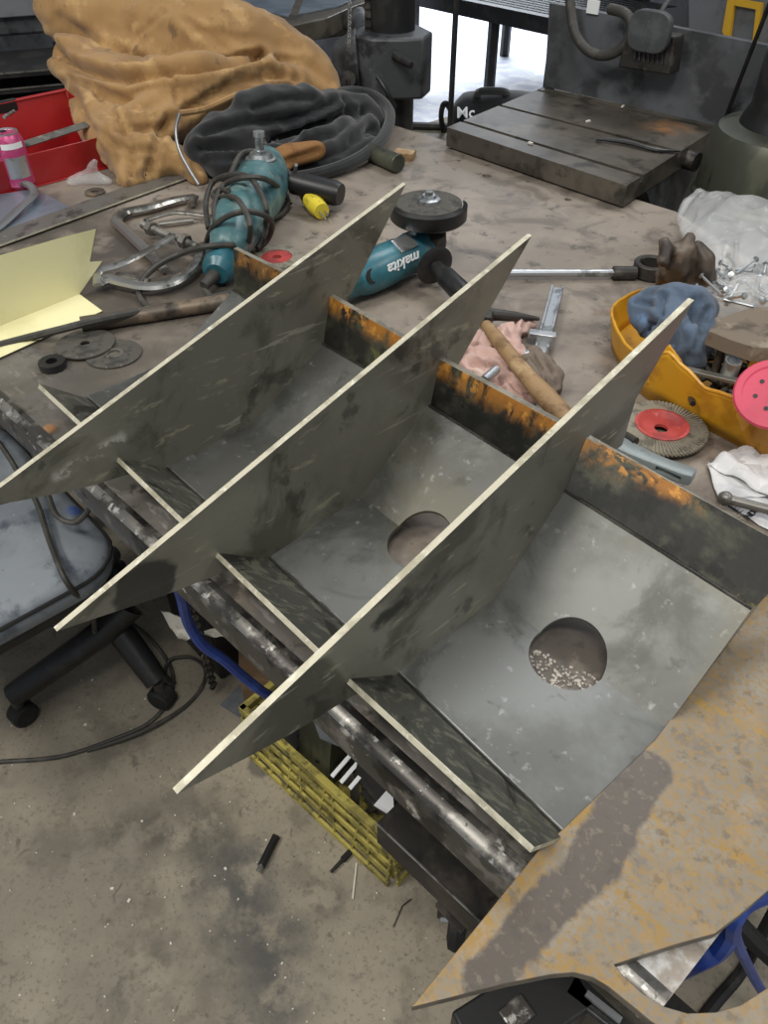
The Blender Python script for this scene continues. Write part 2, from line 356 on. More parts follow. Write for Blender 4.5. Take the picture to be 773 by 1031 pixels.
M['rustplate'] = mat('rust_filmed_plate', '#857b6b', .6, .2, layers=[
    ('#91887a', 8, .42, .6, {}), ('#6c655e', 30, .52, .64, {'amt': .6}), ('#94784a', 170, .46, .60, {'amt': .7}), ('#a5824a', 30, .52, .62, {'amt': .35}),
    ('#97783e', 150, .40, .52, {'amt': .9, 'mask': ('band', rp(420, 1005), rp(600, 800), .006, .008, (16, .035))}),
    ('#97783e', 150, .42, .54, {'amt': .85, 'mask': ('band', rp(600, 870), rp(680, 960), .004, .004, (18, .022))}),
    ('#9e7f3f', 150, .40, .52, {'amt': .9, 'mask': ('band', rp(690, 700), rp(773, 740), .004, .004, (18, .022))}),
    ('#97783e', 150, .42, .54, {'amt': .85, 'mask': ('band', rp(720, 850), rp(790, 890), .005, .004, (18, .022))}),
    ('#97783e', 150, .42, .54, {'amt': .85, 'mask': ('band', rp(540, 960), rp(620, 990), .008, .006, (18, .022))}),
    ('#9e7f3f', 150, .44, .54, {'amt': .8, 'mask': ('band', rp(640, 800), rp(700, 880), .003, .003, (18, .022))}),
    ('#97783e', 150, .44, .54, {'amt': .8, 'mask': ('band', rp(700, 660), rp(773, 600), .010, .008, (18, .022))}),
    ('#5b534b', 40, .02, .10, {'amt': 1.0, 'mask': ('band', rp(488, 983), rp(612, 852), .0165, .003, (26, .03)), 'rough': .45}),
    ('#5b534b', 40, .02, .10, {'amt': 1.0, 'mask': ('band', rp(598, 862), rp(652, 778), .021, .003, (26, .03)), 'rough': .45}), ('#7b7062', 110, .54, .64, {'amt': .6}), ('#4c453e', 60, .56, .66, {'amt': .4})],
    bump=(120, .35, .0008))
M['rustedge'] = mat('plate_edge_scale', '#6e675e', .5, .3, layers=[('#57504a', 30, .45, .6, {}), ('#8c7a58', 50, .6, .68, {})])
M['black'] = mat('black_paint', '#1b1b1c', .42, layers=[('#2b2a29', 14, .5, .64, {})], bump=(60, .1))
M['blackrub'] = mat('black_rubber', '#191919', .7, layers=[('#2c2b29', 30, .55, .66, {})])
M['cable'] = mat('cable_jacket', '#383632', .6, layers=[('#4b4842', 30, .5, .64, {})])
M['machine'] = mat('machine_casting', '#46484a', .5, .2, layers=[('#5b5d60', 7, .48, .64, {}), ('#2d2d30', 12, .52, .64, {}), ('#6d6f72', 50, .66, .72, {'amt': .7})], bump=(30, .3))
M['machineplate'] = mat('machine_table_steel', '#504b44', .42, .25, layers=[('#635d54', 6, .46, .62, {}), ('#3a3731', 14, .52, .64, {}), ('#7b766e', 120, .66, .72, {'amt': .7, 'mask': ('blob', T(560, 110, .06), .12, .06, (12, .1))}), ('#a4713d', 16, .3, .6, {'amt': .85, 'mask': ('blob', T(672, 124, .06), .045, .045, (14, .06))})], bump=(30, .2))
M['backplate'] = mat('grey_backplate', '#515356', .5, .2, layers=[('#62656a', 5, .45, .62, {}), ('#3f4043', 8, .52, .64, {})], bump=(20, .15))
M['olive'] = mat('oily_green_casting', '#42443b', .4, .2, layers=[('#595b4b', 9, .48, .6, {'st': (1, 1, .3)}), ('#26261f', 14, .54, .64, {'st': (1, 1, .3)}), ('#7c7a52', 24, .66, .72, {'amt': .6})], bump=(30, .2))
M['tan'] = mat('duck_canvas', '#a07d50', .88, layers=[('#8c6b42', 6, .46, .62, {}), ('#b3905f', 12, .54, .66, {}), ('#5f4a31', 10, .60, .68, {'amt': .7}), ('#6b5336', 40, .62, .7, {'amt': .4})], bump=(420, .25, .0006), sheen=.15)
M['lining'] = mat('black_fleece_lining', '#141517', .9, layers=[('#1d1f22', 16, .48, .62, {})], bump=(300, .4, .001), sheen=.3)
M['tanin'] = mat('tan_inner_canvas', '#8a6238', .85, layers=[('#6f4c29', 14, .5, .62, {})], bump=(300, .3, .0006))
M['teal'] = mat('teal_tool_plastic', '#2a5f6d', .34, layers=[('#356f7b', 10, .5, .64, {}), ('#28555c', 16, .54, .64, {}), ('#5a6c68', 40, .62, .7, {'amt': .6})], bump=(60, .08))
M['tealworn'] = mat('dusty_teal_plastic', '#466c70', .4, layers=[('#6a8786', 14, .46, .6, {}), ('#33525a', 18, .54, .64, {}), ('#7d8079', 30, .56, .66, {'amt': .7})], bump=(60, .1))
M['cast'] = mat('cast_aluminium', '#8d8f90', .4, .7, layers=[('#6a6b6a', 16, .5, .62, {})])
M['chrome'] = mat('bright_clamp_steel', '#b3b2ae', .28, .85, layers=[('#7d7a74', 20, .5, .62, {}), ('#4b4742', 34, .60, .68, {'amt': .8})], bump=(40, .1))
M['silver'] = mat('zinc_plated_steel', '#b9bdc0', .33, .8, layers=[('#85888a', 26, .52, .62, {})])
M['dullsteel'] = mat('dull_bar_steel', '#7d7a74', .42, .55, layers=[('#57544f', 16, .5, .62, {}), ('#9c9890', 40, .6, .68, {})])
M['darksteel'] = mat('dark_tool_steel', '#3e3b38', .45, .5, layers=[('#5c5751', 20, .5, .62, {}), ('#24211f', 14, .54, .64, {})])
M['rustpipe'] = mat('brown_scaled_rod', '#5c5349', .5, .4, layers=[('#7b6c5b', 18, .5, .6, {'st': (1, 1, 1)}), ('#38322c', 14, .54, .64, {})])
M['red'] = mat('red_toolbox_paint', '#a01c20', .34, layers=[('#8b1519', 6, .5, .62, {}), ('#5d1517', 24, .62, .7, {'amt': .6})], coat=.3)
M['pinkcan'] = mat('pink_can_print', '#c0487a', .35, .4, layers=[('#d96c97', 24, .54, .6, {}), ('#8f2c5d', 40, .6, .66, {})])
M['alu'] = mat('bare_aluminium', '#c6c7c8', .3, .85, layers=[('#9b9c9d', 30, .52, .64, {})])
M['cream'] = mat('cream_painted_sheet', '#e2dcae', .55, layers=[('#d6d0a0', 6, .5, .64, {}), ('#8c835c', 34, .68, .74, {'amt': .8})])
M['creamedge'] = mat('sheet_raw_edge', '#5b5848', .6)
M['bluesheet'] = mat('blue_grey_sheet', '#8c98a6', .3, .55, layers=[('#737f8e', 6, .48, .62, {}), ('#aab3bd', 30, .6, .7, {'amt': .5})])
M['disc'] = mat('grinding_disc', '#4b4842', .75, layers=[('#35332f', 50, .5, .62, {}), ('#67625a', 90, .6, .68, {})], bump=(200, .4, .0008))
M['seat'] = mat('grey_vinyl_seat', '#757b82', .5, layers=[('#8a9096', 5, .45, .62, {}), ('#525962', 9, .52, .64, {}), ('#3e444b', 30, .62, .7, {'amt': .6}), ('#a9afb3', 60, .66, .72, {'amt': .7}),
    ('#b5485a', 30, .3, .5, {'amt': .7, 'mask': ('blob', F(22, 592, .53), .016, .008, (40, .02))}), ('#2b4f9c', 8, .2, .4, {'amt': .9, 'mask': ('blob', F(78, 502, .53), .03, .006, (18, .03))})], bump=(50, .3, .001))
M['yelcrate'] = mat('yellow_crate_plastic', '#b9ab55', .6, layers=[('#8a7f42', 12, .45, .6, {}), ('#4f4828', 30, .52, .64, {'amt': .85}), ('#cdbd62', 9, .58, .68, {})], bump=(40, .2))
M['yeltote'] = mat('yellow_tote_plastic', '#d39a1e', .45, layers=[('#b87f19', 12, .5, .62, {}), ('#e3b646', 9, .58, .68, {}), ('#6b4d18', 44, .64, .7, {'amt': .7}), ('#8a7a3c', 6, .6, .68, {'amt': .5})], bump=(40, .15), coat=.1)
M['blue'] = mat('blue_air_hose', '#1f3a86', .45, layers=[('#2d4c9d', 20, .5, .64, {})])
M['paper'] = mat('white_paper', '#dcdcdd', .8, layers=[('#c4c4c8', 14, .5, .64, {})])
M['dirtypaper'] = mat('dirty_paper', '#b6b3aa', .85, layers=[('#98948a', 16, .5, .6, {}), ('#77736a', 110, .6, .66, {'st': (1, 5, 1), 'amt': .5})])
M['ink'] = mat('black_ink', '#1a1a1c', .7)
M['white'] = mat('white_print', '#e8eaea', .5)
M['cardboard'] = mat('cardboard', '#8d7257', .85, layers=[('#745c45', 9, .5, .62, {}), ('#a38a6e', 24, .62, .7, {})])
M['dark'] = mat('greasy_dark_steel', '#2a2725', .5, .35, layers=[('#413b35', 12, .5, .62, {}), ('#191716', 20, .54, .64, {}), ('#5b4a3b', 8, .6, .68, {'amt': .5})], bump=(30, .3))
M['wood'] = mat('worn_hickory', '#9a7c58', .6, layers=[('#7a5f41', 26, .46, .6, {'st': (1, 1, 1)}), ('#b19872', 14, .54, .64, {}), ('#5d4a37', 60, .62, .68, {'amt': .7})], bump=(40, .15))
M['pinkrag'] = mat('pink_shop_rag', '#c4a49a', .9, layers=[('#a98a80', 16, .48, .62, {}), ('#d4bab0', 24, .56, .66, {}), ('#7d675d', 18, .62, .7, {'amt': .6})], bump=(400, .3, .0006))
M['greyglove'] = mat('grey_brown_suede', '#75695e', .9, layers=[('#5b5047', 20, .48, .62, {})], bump=(300, .3, .0006))
M['bluerag'] = mat('blue_fleece_rag', '#55657a', .92, layers=[('#3f4a58', 10, .46, .6, {}), ('#6a84a8', 16, .54, .64, {}), ('#6d6a63', 30, .6, .68, {'amt': .6})], bump=(320, .6, .0012), sheen=.2)
M['glove'] = mat('brown_work_leather', '#4f443a', .5, layers=[('#6c5f51', 14, .5, .62, {}), ('#332b25', 18, .54, .64, {})], bump=(90, .3, .001))
M['leather'] = mat('dusty_leather', '#75695b', .75, layers=[('#8f8474', 18, .5, .62, {}), ('#544a40', 12, .54, .64, {})], bump=(140, .4, .001))
M['pink'] = mat('pink_plastic', '#d04a63', .5, layers=[('#c2465c', 10, .5, .62, {}), ('#a0394c', 40, .66, .72, {})])
M['redfibre'] = mat('red_fibre_hub', '#b1433f', .6, layers=[('#95393a', 30, .5, .62, {}), ('#c66560', 60, .6, .68, {})])
M['abrasive'] = mat('abrasive_cloth', '#8e8778', .8, layers=[('#6d675b', 60, .5, .62, {})], bump=(300, .5, .0006))
M['greylever'] = mat('grey_enamel', '#7d8585', .4, .15, layers=[('#93999a', 9, .5, .62, {}), ('#626868', 20, .58, .66, {})], bump=(60, .1))
M['yellow'] = mat('yellow_plug', '#d6c338', .5, layers=[('#a4932a', 30, .54, .64, {})])
M['yellowpaint'] = mat('yellow_paint', '#d9a92c', .5)
M['greypanel'] = mat('grey_panel', '#6f7276', .55, layers=[('#5d6064', 4, .5, .62, {})])
M['plastic'] = mat('clear_poly_film', '#f4f6f8', .10, alpha=.30, layers=[('#ffffff', 14, .5, .64, {})], bump=(26, .8, .004))
M['clearbag'] = mat('thin_clear_film', '#dfe0e0', .15, alpha=.25, bump=(30, .8, .004))
M['chips'] = mat('pale_chips', '#d6d2c6', .6)
M['grit'] = mat('pale_grit', '#b3aca2', .8, layers=[('#8d867c', 120, .5, .6, {})], bump=(300, .6, .001))

# ---------------------------------------------------------------- setting
def flat(name, x0, x1, y0, y1, z, m):
    return struct(MB().box(((x0+x1)/2, (y0+y1)/2, z-.05), (x1-x0, y1-y0, .1)).build(name, m, sm=False, org=Vector((0, 0, z))))
flat('floor', -2.9, 3.2, -3.0, 6.0, 0, M['concrete'])
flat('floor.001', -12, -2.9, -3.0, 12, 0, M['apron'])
struct(MB().box((-3.65, .45, 2.0), (.1, 6.9, 4.0)).build('wall_left', M['backplate'], sm=False))

# ---------------------------------------------------------------- welding bench
fa, fb = T(0, 405), T(517, 881)
fd = (fb-fa).normalized()
FL = fa-fd*1.3
corner = T(668, 1013)
fr_dir = (T(735, 925)-corner); fr_dir.z = 0; fr_dir.normalize()
FLp, FRp = FL, Vector((corner.x, corner.y, TZ))
back0, back1, back2 = T(393, 125), T(680, 213), T(727, 243)
BR = Vector((corner.x+fr_dir.x*1.35, corner.y+fr_dir.y*1.35, TZ))
ch = (back2-back1).normalized()
back3 = back1+ch*.62
BRR = Vector((BR.x, back3.y-.02, TZ)) if back3.x < BR.x else BR
BL = back0-(back1-back0).normalized()*.75
bench = thing('welding_bench', 'large brown-grey steel workbench covered in tools, on casters', 'workbench', ((FL.x+FRp.x)/2, .45, 0))
outline = [FLp, FRp, BRR, back3, back1, back0, BL]
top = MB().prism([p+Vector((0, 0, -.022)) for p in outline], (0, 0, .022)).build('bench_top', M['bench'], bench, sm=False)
hc = []
for (px, py, r_) in [(490, 177, .011), (572, 201, .008), (462, 162, .005), (290, 205, .01)]:
    p = T(px, py); hc.append(MB().cyl(p+Vector((0, 0, -.05)), p+Vector((0, 0, .02)), r_).build('c', M['black']))
for h_ in hc: pass
cut(top, hc)
d90 = Vector((-fd.y, fd.x, 0))
# rolled front lip (quarter round, then an upright face)
prof = [(0.012, .001), (.004, .0015), (-.003, -.001), (-.008, -.005), (-.010, -.011), (-.010, -.045), (-.005, -.047), (-.005, -.02), (.012, -.02)]
rows = []
for t in range(41):
    p = FLp.lerp(FRp, t/40); rows.append([p+d90*a+Vector((0, 0, b_+.0006*noise.noise(p*20+Vector((a*50, 0, 0))))) for a, b_ in prof])
lg_ = MB().grid(rows)
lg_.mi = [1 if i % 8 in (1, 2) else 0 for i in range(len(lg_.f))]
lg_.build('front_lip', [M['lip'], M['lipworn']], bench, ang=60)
rows = []
# frame below
def along(x, off, z): # point at x on a line parallel to the front edge, set back by off
    t = (x-fa.x)/fd.x; p = fa+fd*t+d90*off; return Vector((p.x, p.y, z))
MB().bar(along(-1.7, .10, TZ-.062), along(.70, .10, TZ-.062), .05, .08).build('apron_rail', M['dark'], bench, bevel=.003)
MB().bar(along(-1.7, 1.05, TZ-.062), along(.70, 1.05, TZ-.062), .05, .08).build('apron_rail', M['dark'], bench, bevel=.003)
for x in (-1.5, -.95, .745):
    MB().bar(along(x, .15, TZ-.062), along(x, 1.03, TZ-.062), .05, .06).build('cross_rail', M['dark'], bench, bevel=.003)
    for off in (.18, 1.03):
        p = along(x, off, .13); MB().box(p+Vector((0, 0, .30)), (.075, .075, .62)).build('leg', M['dark'], bench, bevel=.003)
for off in (.14, 1.02):
    pass
# ---- caster trolley with channel rails that stands below the right end of the bench
def channel(a, b, w, h, t=.008):
    a = Vector(a); b = Vector(b); d = (b-a).normalized(); s_ = Vector((-d.y, d.x, 0)); L = []
    m_ = MB(); z = Vector((0, 0, 1))
    prof = [(-w/2, h/2), (-w/2+t, h/2), (-w/2+t, -h/2+t), (w/2-t, -h/2+t), (w/2-t, h/2), (w/2, h/2), (w/2, -h/2), (-w/2, -h/2)]
    return m_.prism([a+s_*u_+z*v_ for u_, v_ in prof], b-a)
ca, cb = T(396, 808, -.26), T(512, 914, -.26)
cdir = (cb-ca).normalized(); cn = Vector((-cdir.y, cdir.x, 0))
#PART3
CP, CR = M['cut'], M['dullsteel']
trol = thing('caster_trolley', 'low trolley of dark channel rails on a caster, below the right end of the bench', 'trolley', (ca.x+.1, 0, 0))
MB().bar(ca+cdir*.012, cb+cdir*.25, .085, .05).build('channel_rail', M['dark'], trol, bevel=.002)
MB().tube([ca+cdir*.012+cn*-.042+Vector((0, 0, .025)), cb+cdir*.2+cn*-.042+Vector((0, 0, .025))], .0015, 6).build('worn_edge', M['chrome'], trol)
channel(ca+cn*.5+cdir*.02, cb+cdir*.25+cn*.5, .075, .07).build('channel_rail', M['dark'], trol, bevel=.002)
MB().bar(ca+cdir*.05+cn*.04, ca+cdir*.05+cn*.47, .05, .05).build('cross_bar', M['dark'], trol, bevel=.002)
MB().bar(cb-cdir*.02+cn*.04, cb-cdir*.02+cn*.47, .05, .05).build('cross_bar', M['dark'], trol, bevel=.002)
for q, o_ in ((Vector((.475, .0, 0)), .0), (cb+cdir*.18, .0), (ca+cdir*.08, .5), (cb+cdir*.18, .5)):
    p = Vector((q.x, q.y, 0))+cn*o_; MB().box(p+Vector((0, 0, .34)), (.045, .045, .43)).build('post', M['dark'], trol, bevel=.002)
    c0 = p+Vector((0, 0, .05)); ax = Vector((.8, .6, 0))
    w = MB().lathe([(.0, -.016), (.03, -.016), (.046, -.012), (.05, 0), (.046, .012), (.03, .016), (0, .016)], c0+ax*0, ax, 24).build('caster', M['blackrub'], trol)
    MB().box(p+Vector((0, 0, .115)), (.06, .06, .012)).bar(c0+ax*.022, c0+ax*.022+Vector((0, 0, .07)), .004, .03, ax).bar(c0-ax*.022, c0-ax*.022+Vector((0, 0, .07)), .004, .03, ax).build('fork', M['darksteel'], w)
    MB().cyl(c0-ax*.03, c0+ax*.03, .008, 10).build('axle', M['silver'], w)
# black sheet hanging at the left end of the rail
pa = T(396, 782, -.16)
# ---------------------------------------------------------------- welded fin assembly
t_ = .033
def PX(px, py, xu): return hit(px, py, (xu*S, 0, 0), (1, 0, 0))
def prof_(n, x):
    y, z = {'T': (-1.67884, .39023), 'B': (1.34226, 1.25493), 'S1': (.59015, .46293), 'S2': (.05796, .0938), 'S3': (-.59287, .07687), 'P': (-.86558, .30279), 'Q': (.67193, .75822)}[n]
    return Vector((x*S, y*S, TZ+z*S))
HAX = Vector((0, -.30, 1)).normalized()
asm = thing('fin_and_tray_weldment', 'row of tall raw steel fins welded between bent steel trays, lying across the bench', 'steel fabrication', (.22, 0, TZ))
finpx = {0: dict(S3=(168, 470), S2=(257, 425), S1=(325, 346), T=None, B=(409, 185), bot=[(10, 506), (54, 498), (97.5, 488), (128, 478)], back=[(351, 301)]),
         1: dict(S3=(271, 561), S2=(362, 500), S1=(432.5, 408.6), T=(57, 636), B=(535.7, 236.8), bot=[(168, 598.6), (232, 574)], back=[(462, 366)]),
         2: dict(S3=(401, 677), S2=(499, 602), S1=(569, 494), T=(178, 800), B=(699, 302), bot=[(273, 750), (305, 732), (353, 702)], back=[(640, 402)])}
dz = Vector((0, 0, -.004))
bh = {0: .03, 1: .02, 2: .03}
for k, d in finpx.items():
    x = k+t_
    dz = Vector((0, 0, -.004))
    A = [prof_('T', x) if d['T'] is None else PX(*d['T'], x)]
    A += [PX(*q, x) for q in d['bot']]
    A += [PX(*d[n], x)+dz for n in ('S3', 'S2', 'S1')]
    for q_ in A: q_.z = max(q_.z, TZ+.0015)
    bk = PX(*d['back'][0], x)
    A += [Vector((x*S, A[-1].y+.012, A[-1].z+.002)), Vector((x*S, bk.y-.004, bk.z-.06)), bk, PX(*d['B'], x)]
    f = MB().prism(A, (-t_*S, 0, 0), mi=0, side=1).build('fin', [M['fin'], M['cut']], asm, bevel=.0004, ang=20)
sx = {-1: [None]*3}
def Sp(n, k, left):
    i = {'S1': 0, 'S2': 1, 'S3': 2}[n]
    if left:
        kk = k
        if k == -1: p = PX(*finpx[0][n], t_); return Vector(((-1+t_)*S, p.y, p.z))
        return PX(*finpx[k][n], k+t_)
    if k == 2: return PX(*{'S1': (757, 613), 'S2': (668, 738), 'S3': (569, 840)}[n], 3.0)
    p = PX(*finpx[k+1][n], k+1+t_); return Vector(((k+1)*S, p.y, p.z))
Ppx = {0: (119, 460), 1: (219, 556), 2: (352, 683)}; Qpx = {0: (332, 298), 1: (443, 362), 2: (590, 441)}
for k in (-1, 0, 1, 2):
    L3, L2, L1 = [Sp(n, k, True) for n in ('S3', 'S2', 'S1')]; R3, R2, R1 = [Sp(n, k, False) for n in ('S3', 'S2', 'S1')]
    for q_ in (L3, L2, L1, R3, R2, R1): q_.z = max(q_.z, TZ+.0065)
    th = .005; q = MB(); dn = Vector((0, 0, -th))
    ml = lambda a, b_, t: a.lerp(b_, t)
    top_ = [L3, L2, L1, R1, R2, R3]
    vs = [p for p in top_]+[p+dn for p in top_]
    gr_rows = []
    for (a0_, b0_, a1_, b1_) in ((L3, R3, L2, R2), (L2, R2, L1, R1)):
        for ii in range(12 if not gr_rows else 13):
            tt = ii/12; aa, bb_ = a0_.lerp(a1_, tt), b0_.lerp(b1_, tt); gr_rows.append([aa.lerp(bb_, jj/12) for jj in range(13)])
    nr = len(gr_rows); q.grid(gr_rows); q.grid([[p+dn for p in r_][::-1] for r_ in gr_rows])
    o2 = nr*13; B1 = lambda i, j: o2+i*13+(12-j)
    for ii in range(nr-1): q.f += [(ii*13, (ii+1)*13, B1(ii+1, 0), B1(ii, 0)), (ii*13+12, B1(ii, 12), B1(ii+1, 12), (ii+1)*13+12)]; q.mi += [0, 0]
    for jj in range(12): q.f += [(jj, B1(0, jj), B1(0, jj+1), jj+1), ((nr-1)*13+jj, (nr-1)*13+jj+1, B1(nr-1, jj+1), B1(nr-1, jj))]; q.mi += [0, 0]
    tr = q.build('tray', M['tray'], asm, ang=12)
    if k in (1, 2):
        dx = 0 if k == 2 else -S
        c0 = T(571, 660, .018); cc = Vector((c0.x+dx, c0.y+.0, TZ+.02)); rr_ = (T(610, 661, .018)-T(533, 661, .018)).length/2
        if k == 1: cc = T(424, 548, .024)
        cut(tr, [MB().cyl(cc-HAX*.2, cc+HAX*.2, rr_, 56).build('c', M['tray'])], 14)
        if k == 2:
            HOLE = cc; HR = rr_
    # front strip leaning outward, its sawn edge bare
    PL = PX(*Ppx[k], k+t_) if k >= 0 else Vector(((-1+t_)*S, PX(*Ppx[0], t_).y, PX(*Ppx[0], t_).z))
    if k == 2: PR = PX(538, 853, 3.0)
    else: p = PX(*Ppx[k+1], k+1+t_); PR = Vector(((k+1)*S, p.y, p.z))
    e = (R3-L3).normalized(); n_ = (PL-L3).cross(e).normalized()
    if n_.y > 0: n_ = -n_
    fs_ = MB(); off = n_*.0062
    L3b, R3b = L3+Vector((0, .0, -.003)), R3+Vector((0, 0, -.003))
    fs_.add([L3b, R3b, PR, PL, L3b+off, R3b+off, PR+off, PL+off], [(0, 1, 2, 3), (7, 6, 5, 4), (0, 4, 5, 1), (2, 6, 7, 3), (0, 3, 7, 4), (1, 5, 6, 2)], [0, 0, 0, 1, 0, 1])
    fs_.build('front_strip', [M['strip'], M['cut']], tr, bevel=.0004, ang=20)
    MB().tube([L3+Vector((0, .001, .0005)), R3+Vector((0, .001, .0005))], .0011, 6).build('weld_seam', M['chrome'], tr)
    # back strip
    Q = PX(*Qpx[k], k+t_) if k >= 0 else PX(235, 250, -1+t_)
    QR = Vector(((k+1)*S, prof_('Q', 0).y, prof_('Q', 0).z)) if k < 2 else wallp(773, 546, Q, R1)
    if k < 2: p = PX(*Qpx[k+1], k+1+t_); QR = Vector(((k+1)*S, p.y, p.z))
    else: QR = Vector((3*S, Q.y, Q.z)); pq = PX(773, 545, 2.85); QR = Q+(pq-Q)*((3-2-t_)/(2.85-2-t_))
    ob = Vector((0, .0075, .0)); L1b, R1b = L1+Vector((0, 0, -.004)), R1+Vector((0, 0, -.004))
    bs = MB().add([L1b, R1b, QR, Q, L1b+ob, R1b+ob, QR+ob, Q+ob], [(0, 1, 2, 3), (7, 6, 5, 4), (0, 4, 5, 1), (2, 6, 7, 3), (0, 3, 7, 4), (1, 5, 6, 2)], [0, 0, 0, 1, 1, 1])
    mt = rustback(Q.lerp(QR, 0.0), Q.lerp(QR, 1.0 if k != 2 else .45), {-1: .45, 0: 1.0, 1: .95, 2: .8}[k])
    bs.build('back_strip', [mt, M['edge2']], tr, bevel=.0004, ang=20)
    MB().tube([L1+Vector((0, -.001, .001)), R1+Vector((0, -.001, .001))], .0016, 6).build('weld_bead', M['darksteel'], tr)
# ---------------------------------------------------------------- rust filmed side plate with an arched opening
ph = .012
pl = [(414, 1014), (455, 1004), (510, 990), (555, 981), (578, 979), (597, 984), (612, 993), (632, 1009), (655, 1028), (685, 1048), (730, 1058), (790, 1046), (860, 1010),
      (848, 972), (810, 978), (773, 994), (745, 1012), (720, 1019), (692, 1020), (668, 1013), (648, 1001), (630, 985), (618, 971), (640, 964), (680, 951), (720, 940), (745, 921), (773, 897), (820, 850)]
pts = [T(x, y, ph) for x, y in pl]
pts += [Vector((1.05, .55, TZ+ph)), Vector((.80, .34, TZ+ph)), Vector((2.90*S, .30, TZ+ph)), Vector((3.005*S, .0, TZ+ph)), Vector((2.985*S, -.128, TZ+ph)), T(541, 857, ph)]
sp = MB().prism(pts, (0, 0, -.010), side=1).build('arched_side_plate', [M['rustplate'], M['rustedge']], bevel=.0008, ang=20)
tag(sp, 'large flat steel plate filmed with yellow rust, arched opening and a dark wet streak', 'steel plate')
# white grit seen on the bench through the round hole
g = MB(); random.seed(3)
for i in range(420):
    a = random.random()*6.28; r_ = HR*1.1*math.sqrt(random.random()); p = HOLE+Vector((math.cos(a)*r_, math.sin(a)*r_, 0))
    if (p-HOLE).dot(Vector((.25, -1, 0))) < -.005: continue
    s_ = random.uniform(.0006, .0019); g.box((p.x+.008, p.y-.0, TZ+s_*.5), (s_*2, s_*1.6, s_), rz=random.random()*3)
tag(g.build('grinding_grit', M['grit'], sm=False), 'pale grinding grit on the bench seen through the round hole of the nearest tray', 'grit', kind='stuff')

# ---------------------------------------------------------------- angle grinder with guard, between the fins
H0 = T(430, 247, .045); tail = T(344, 287, .04); ga = (tail-H0).normalized()
gr = thing('angle_grinder', 'teal angle grinder with black wheel guard upward and side handle, between two fins', 'grinder', (H0.x, H0.y, TZ))
gl = (tail-H0).length
b = MB().lathe([(.0, -.02), (.03, -.018), (.036, .0), (.037, .03), (.034, .05), (.036, .06), (.038, .11), (.036, .15), (.03, .17), (.027, .2), (.026, .27), (.03, .29), (.02, .30), (0, .30)], H0+ga*.015, ga, 28)
for v in b.v:
    if v.z > TZ+.078: v.z = TZ+.078+(v.z-TZ-.078)*.3
    v.z = max(v.z, TZ+.004)
body = b.build('motor_housing', M['teal'], gr)
cdv = lambda p: ((CAM-p)-ga*((CAM-p).dot(ga))).normalized()
tp = H0+ga*.085; n_ = cdv(tp); n_ = (n_*.95-Vector((0, 0, .25))).normalized()
n_ = (n_-ga*n_.dot(ga)).normalized()
R3 = Matrix((ga, n_.cross(ga), n_)).transposed()
text('makita', .026, tp+n_*.0385+R3@Vector((.012, .0, 0)), R3, M['white'], body, ext=.0009, shear=.25, sx=1.15)
n2 = (Vector((0, 0, 1))*.8+cdv(tp)*.6).normalized(); R2m = Matrix((ga, n2.cross(ga), n2)).transposed()
MB().box(H0+ga*.075+n2*.0365, (.042, .03, .003), R=R2m).build('rating_label', M['alu'], body)
MB().lathe([(.013, 0), (.013, .003), (.0, .003)], H0+ga*.17+n_*.030, n_, 18).build('brush_cap', M['black'], body)
MB().lathe([(.0, -.02), (.034, -.018), (.036, -.005), (.034, .012), (.024, .02), (.02, .034), (0, .034)], H0+Vector((0, 0, .012)), (0, 0, 1), 28).build('gear_head', M['darksteel'], gr)
DC = H0+Vector((0, 0, .062))
ang0 = math.atan2(CAM.y-DC.y, CAM.x-DC.x)
gv = MB(); n = 30; vs = []
for j in range(n+1):
    a = ang0-1.75+3.5*j/n
    for r_, z_ in ((.0, -.0), (.066, .0), (.070, .004), (.070, .026), (.064, .031), (.062, .029), (.066, .024), (.066, .005), (.0, .004)):
        vs.append(DC+Vector((math.cos(a)*r_, math.sin(a)*r_, z_-.012)))
m_ = 9; gv.add(vs, [(j*m_+i, j*m_+(i+1) % m_, (j+1)*m_+(i+1) % m_, (j+1)*m_+i) for j in range(n) for i in range(m_)])
gd = gv.build('wheel_guard', M['black'], gr, ang=50)
MB().lathe([(.0, 0), (.058, 0), (.060, .001), (.060, .004), (.03, .0045), (.0, .0045)], DC+Vector((0, 0, .014)), (0, 0, 1), 36).build('cutting_wheel', M['disc'], gr)
nt = MB().lathe([(.0, 0), (.021, 0), (.021, .006), (.014, .008), (.012, .013), (0, .013)], DC+Vector((0, 0, .0185)), (0, 0, 1), 8).build('flange_nut', M['silver'], gr)
MB().cyl(DC+Vector((0, 0, .03)), DC+Vector((0, 0, .037)), .007, 12).build('spindle', M['cast'], nt)
h0 = T(436, 266, .045); h1 = T(478, 308, .03); hd = (h1-h0).normalized()
sh = MB().lathe([(.0, 0), (.012, 0), (.034, .002), (.036, .006), (.030, .010), (.014, .012), (.013, .03), (.018, .045), (.019, .1), (.016, .12), (0, .122)], h0, hd, 26).build('side_handle', M['black'], gr)
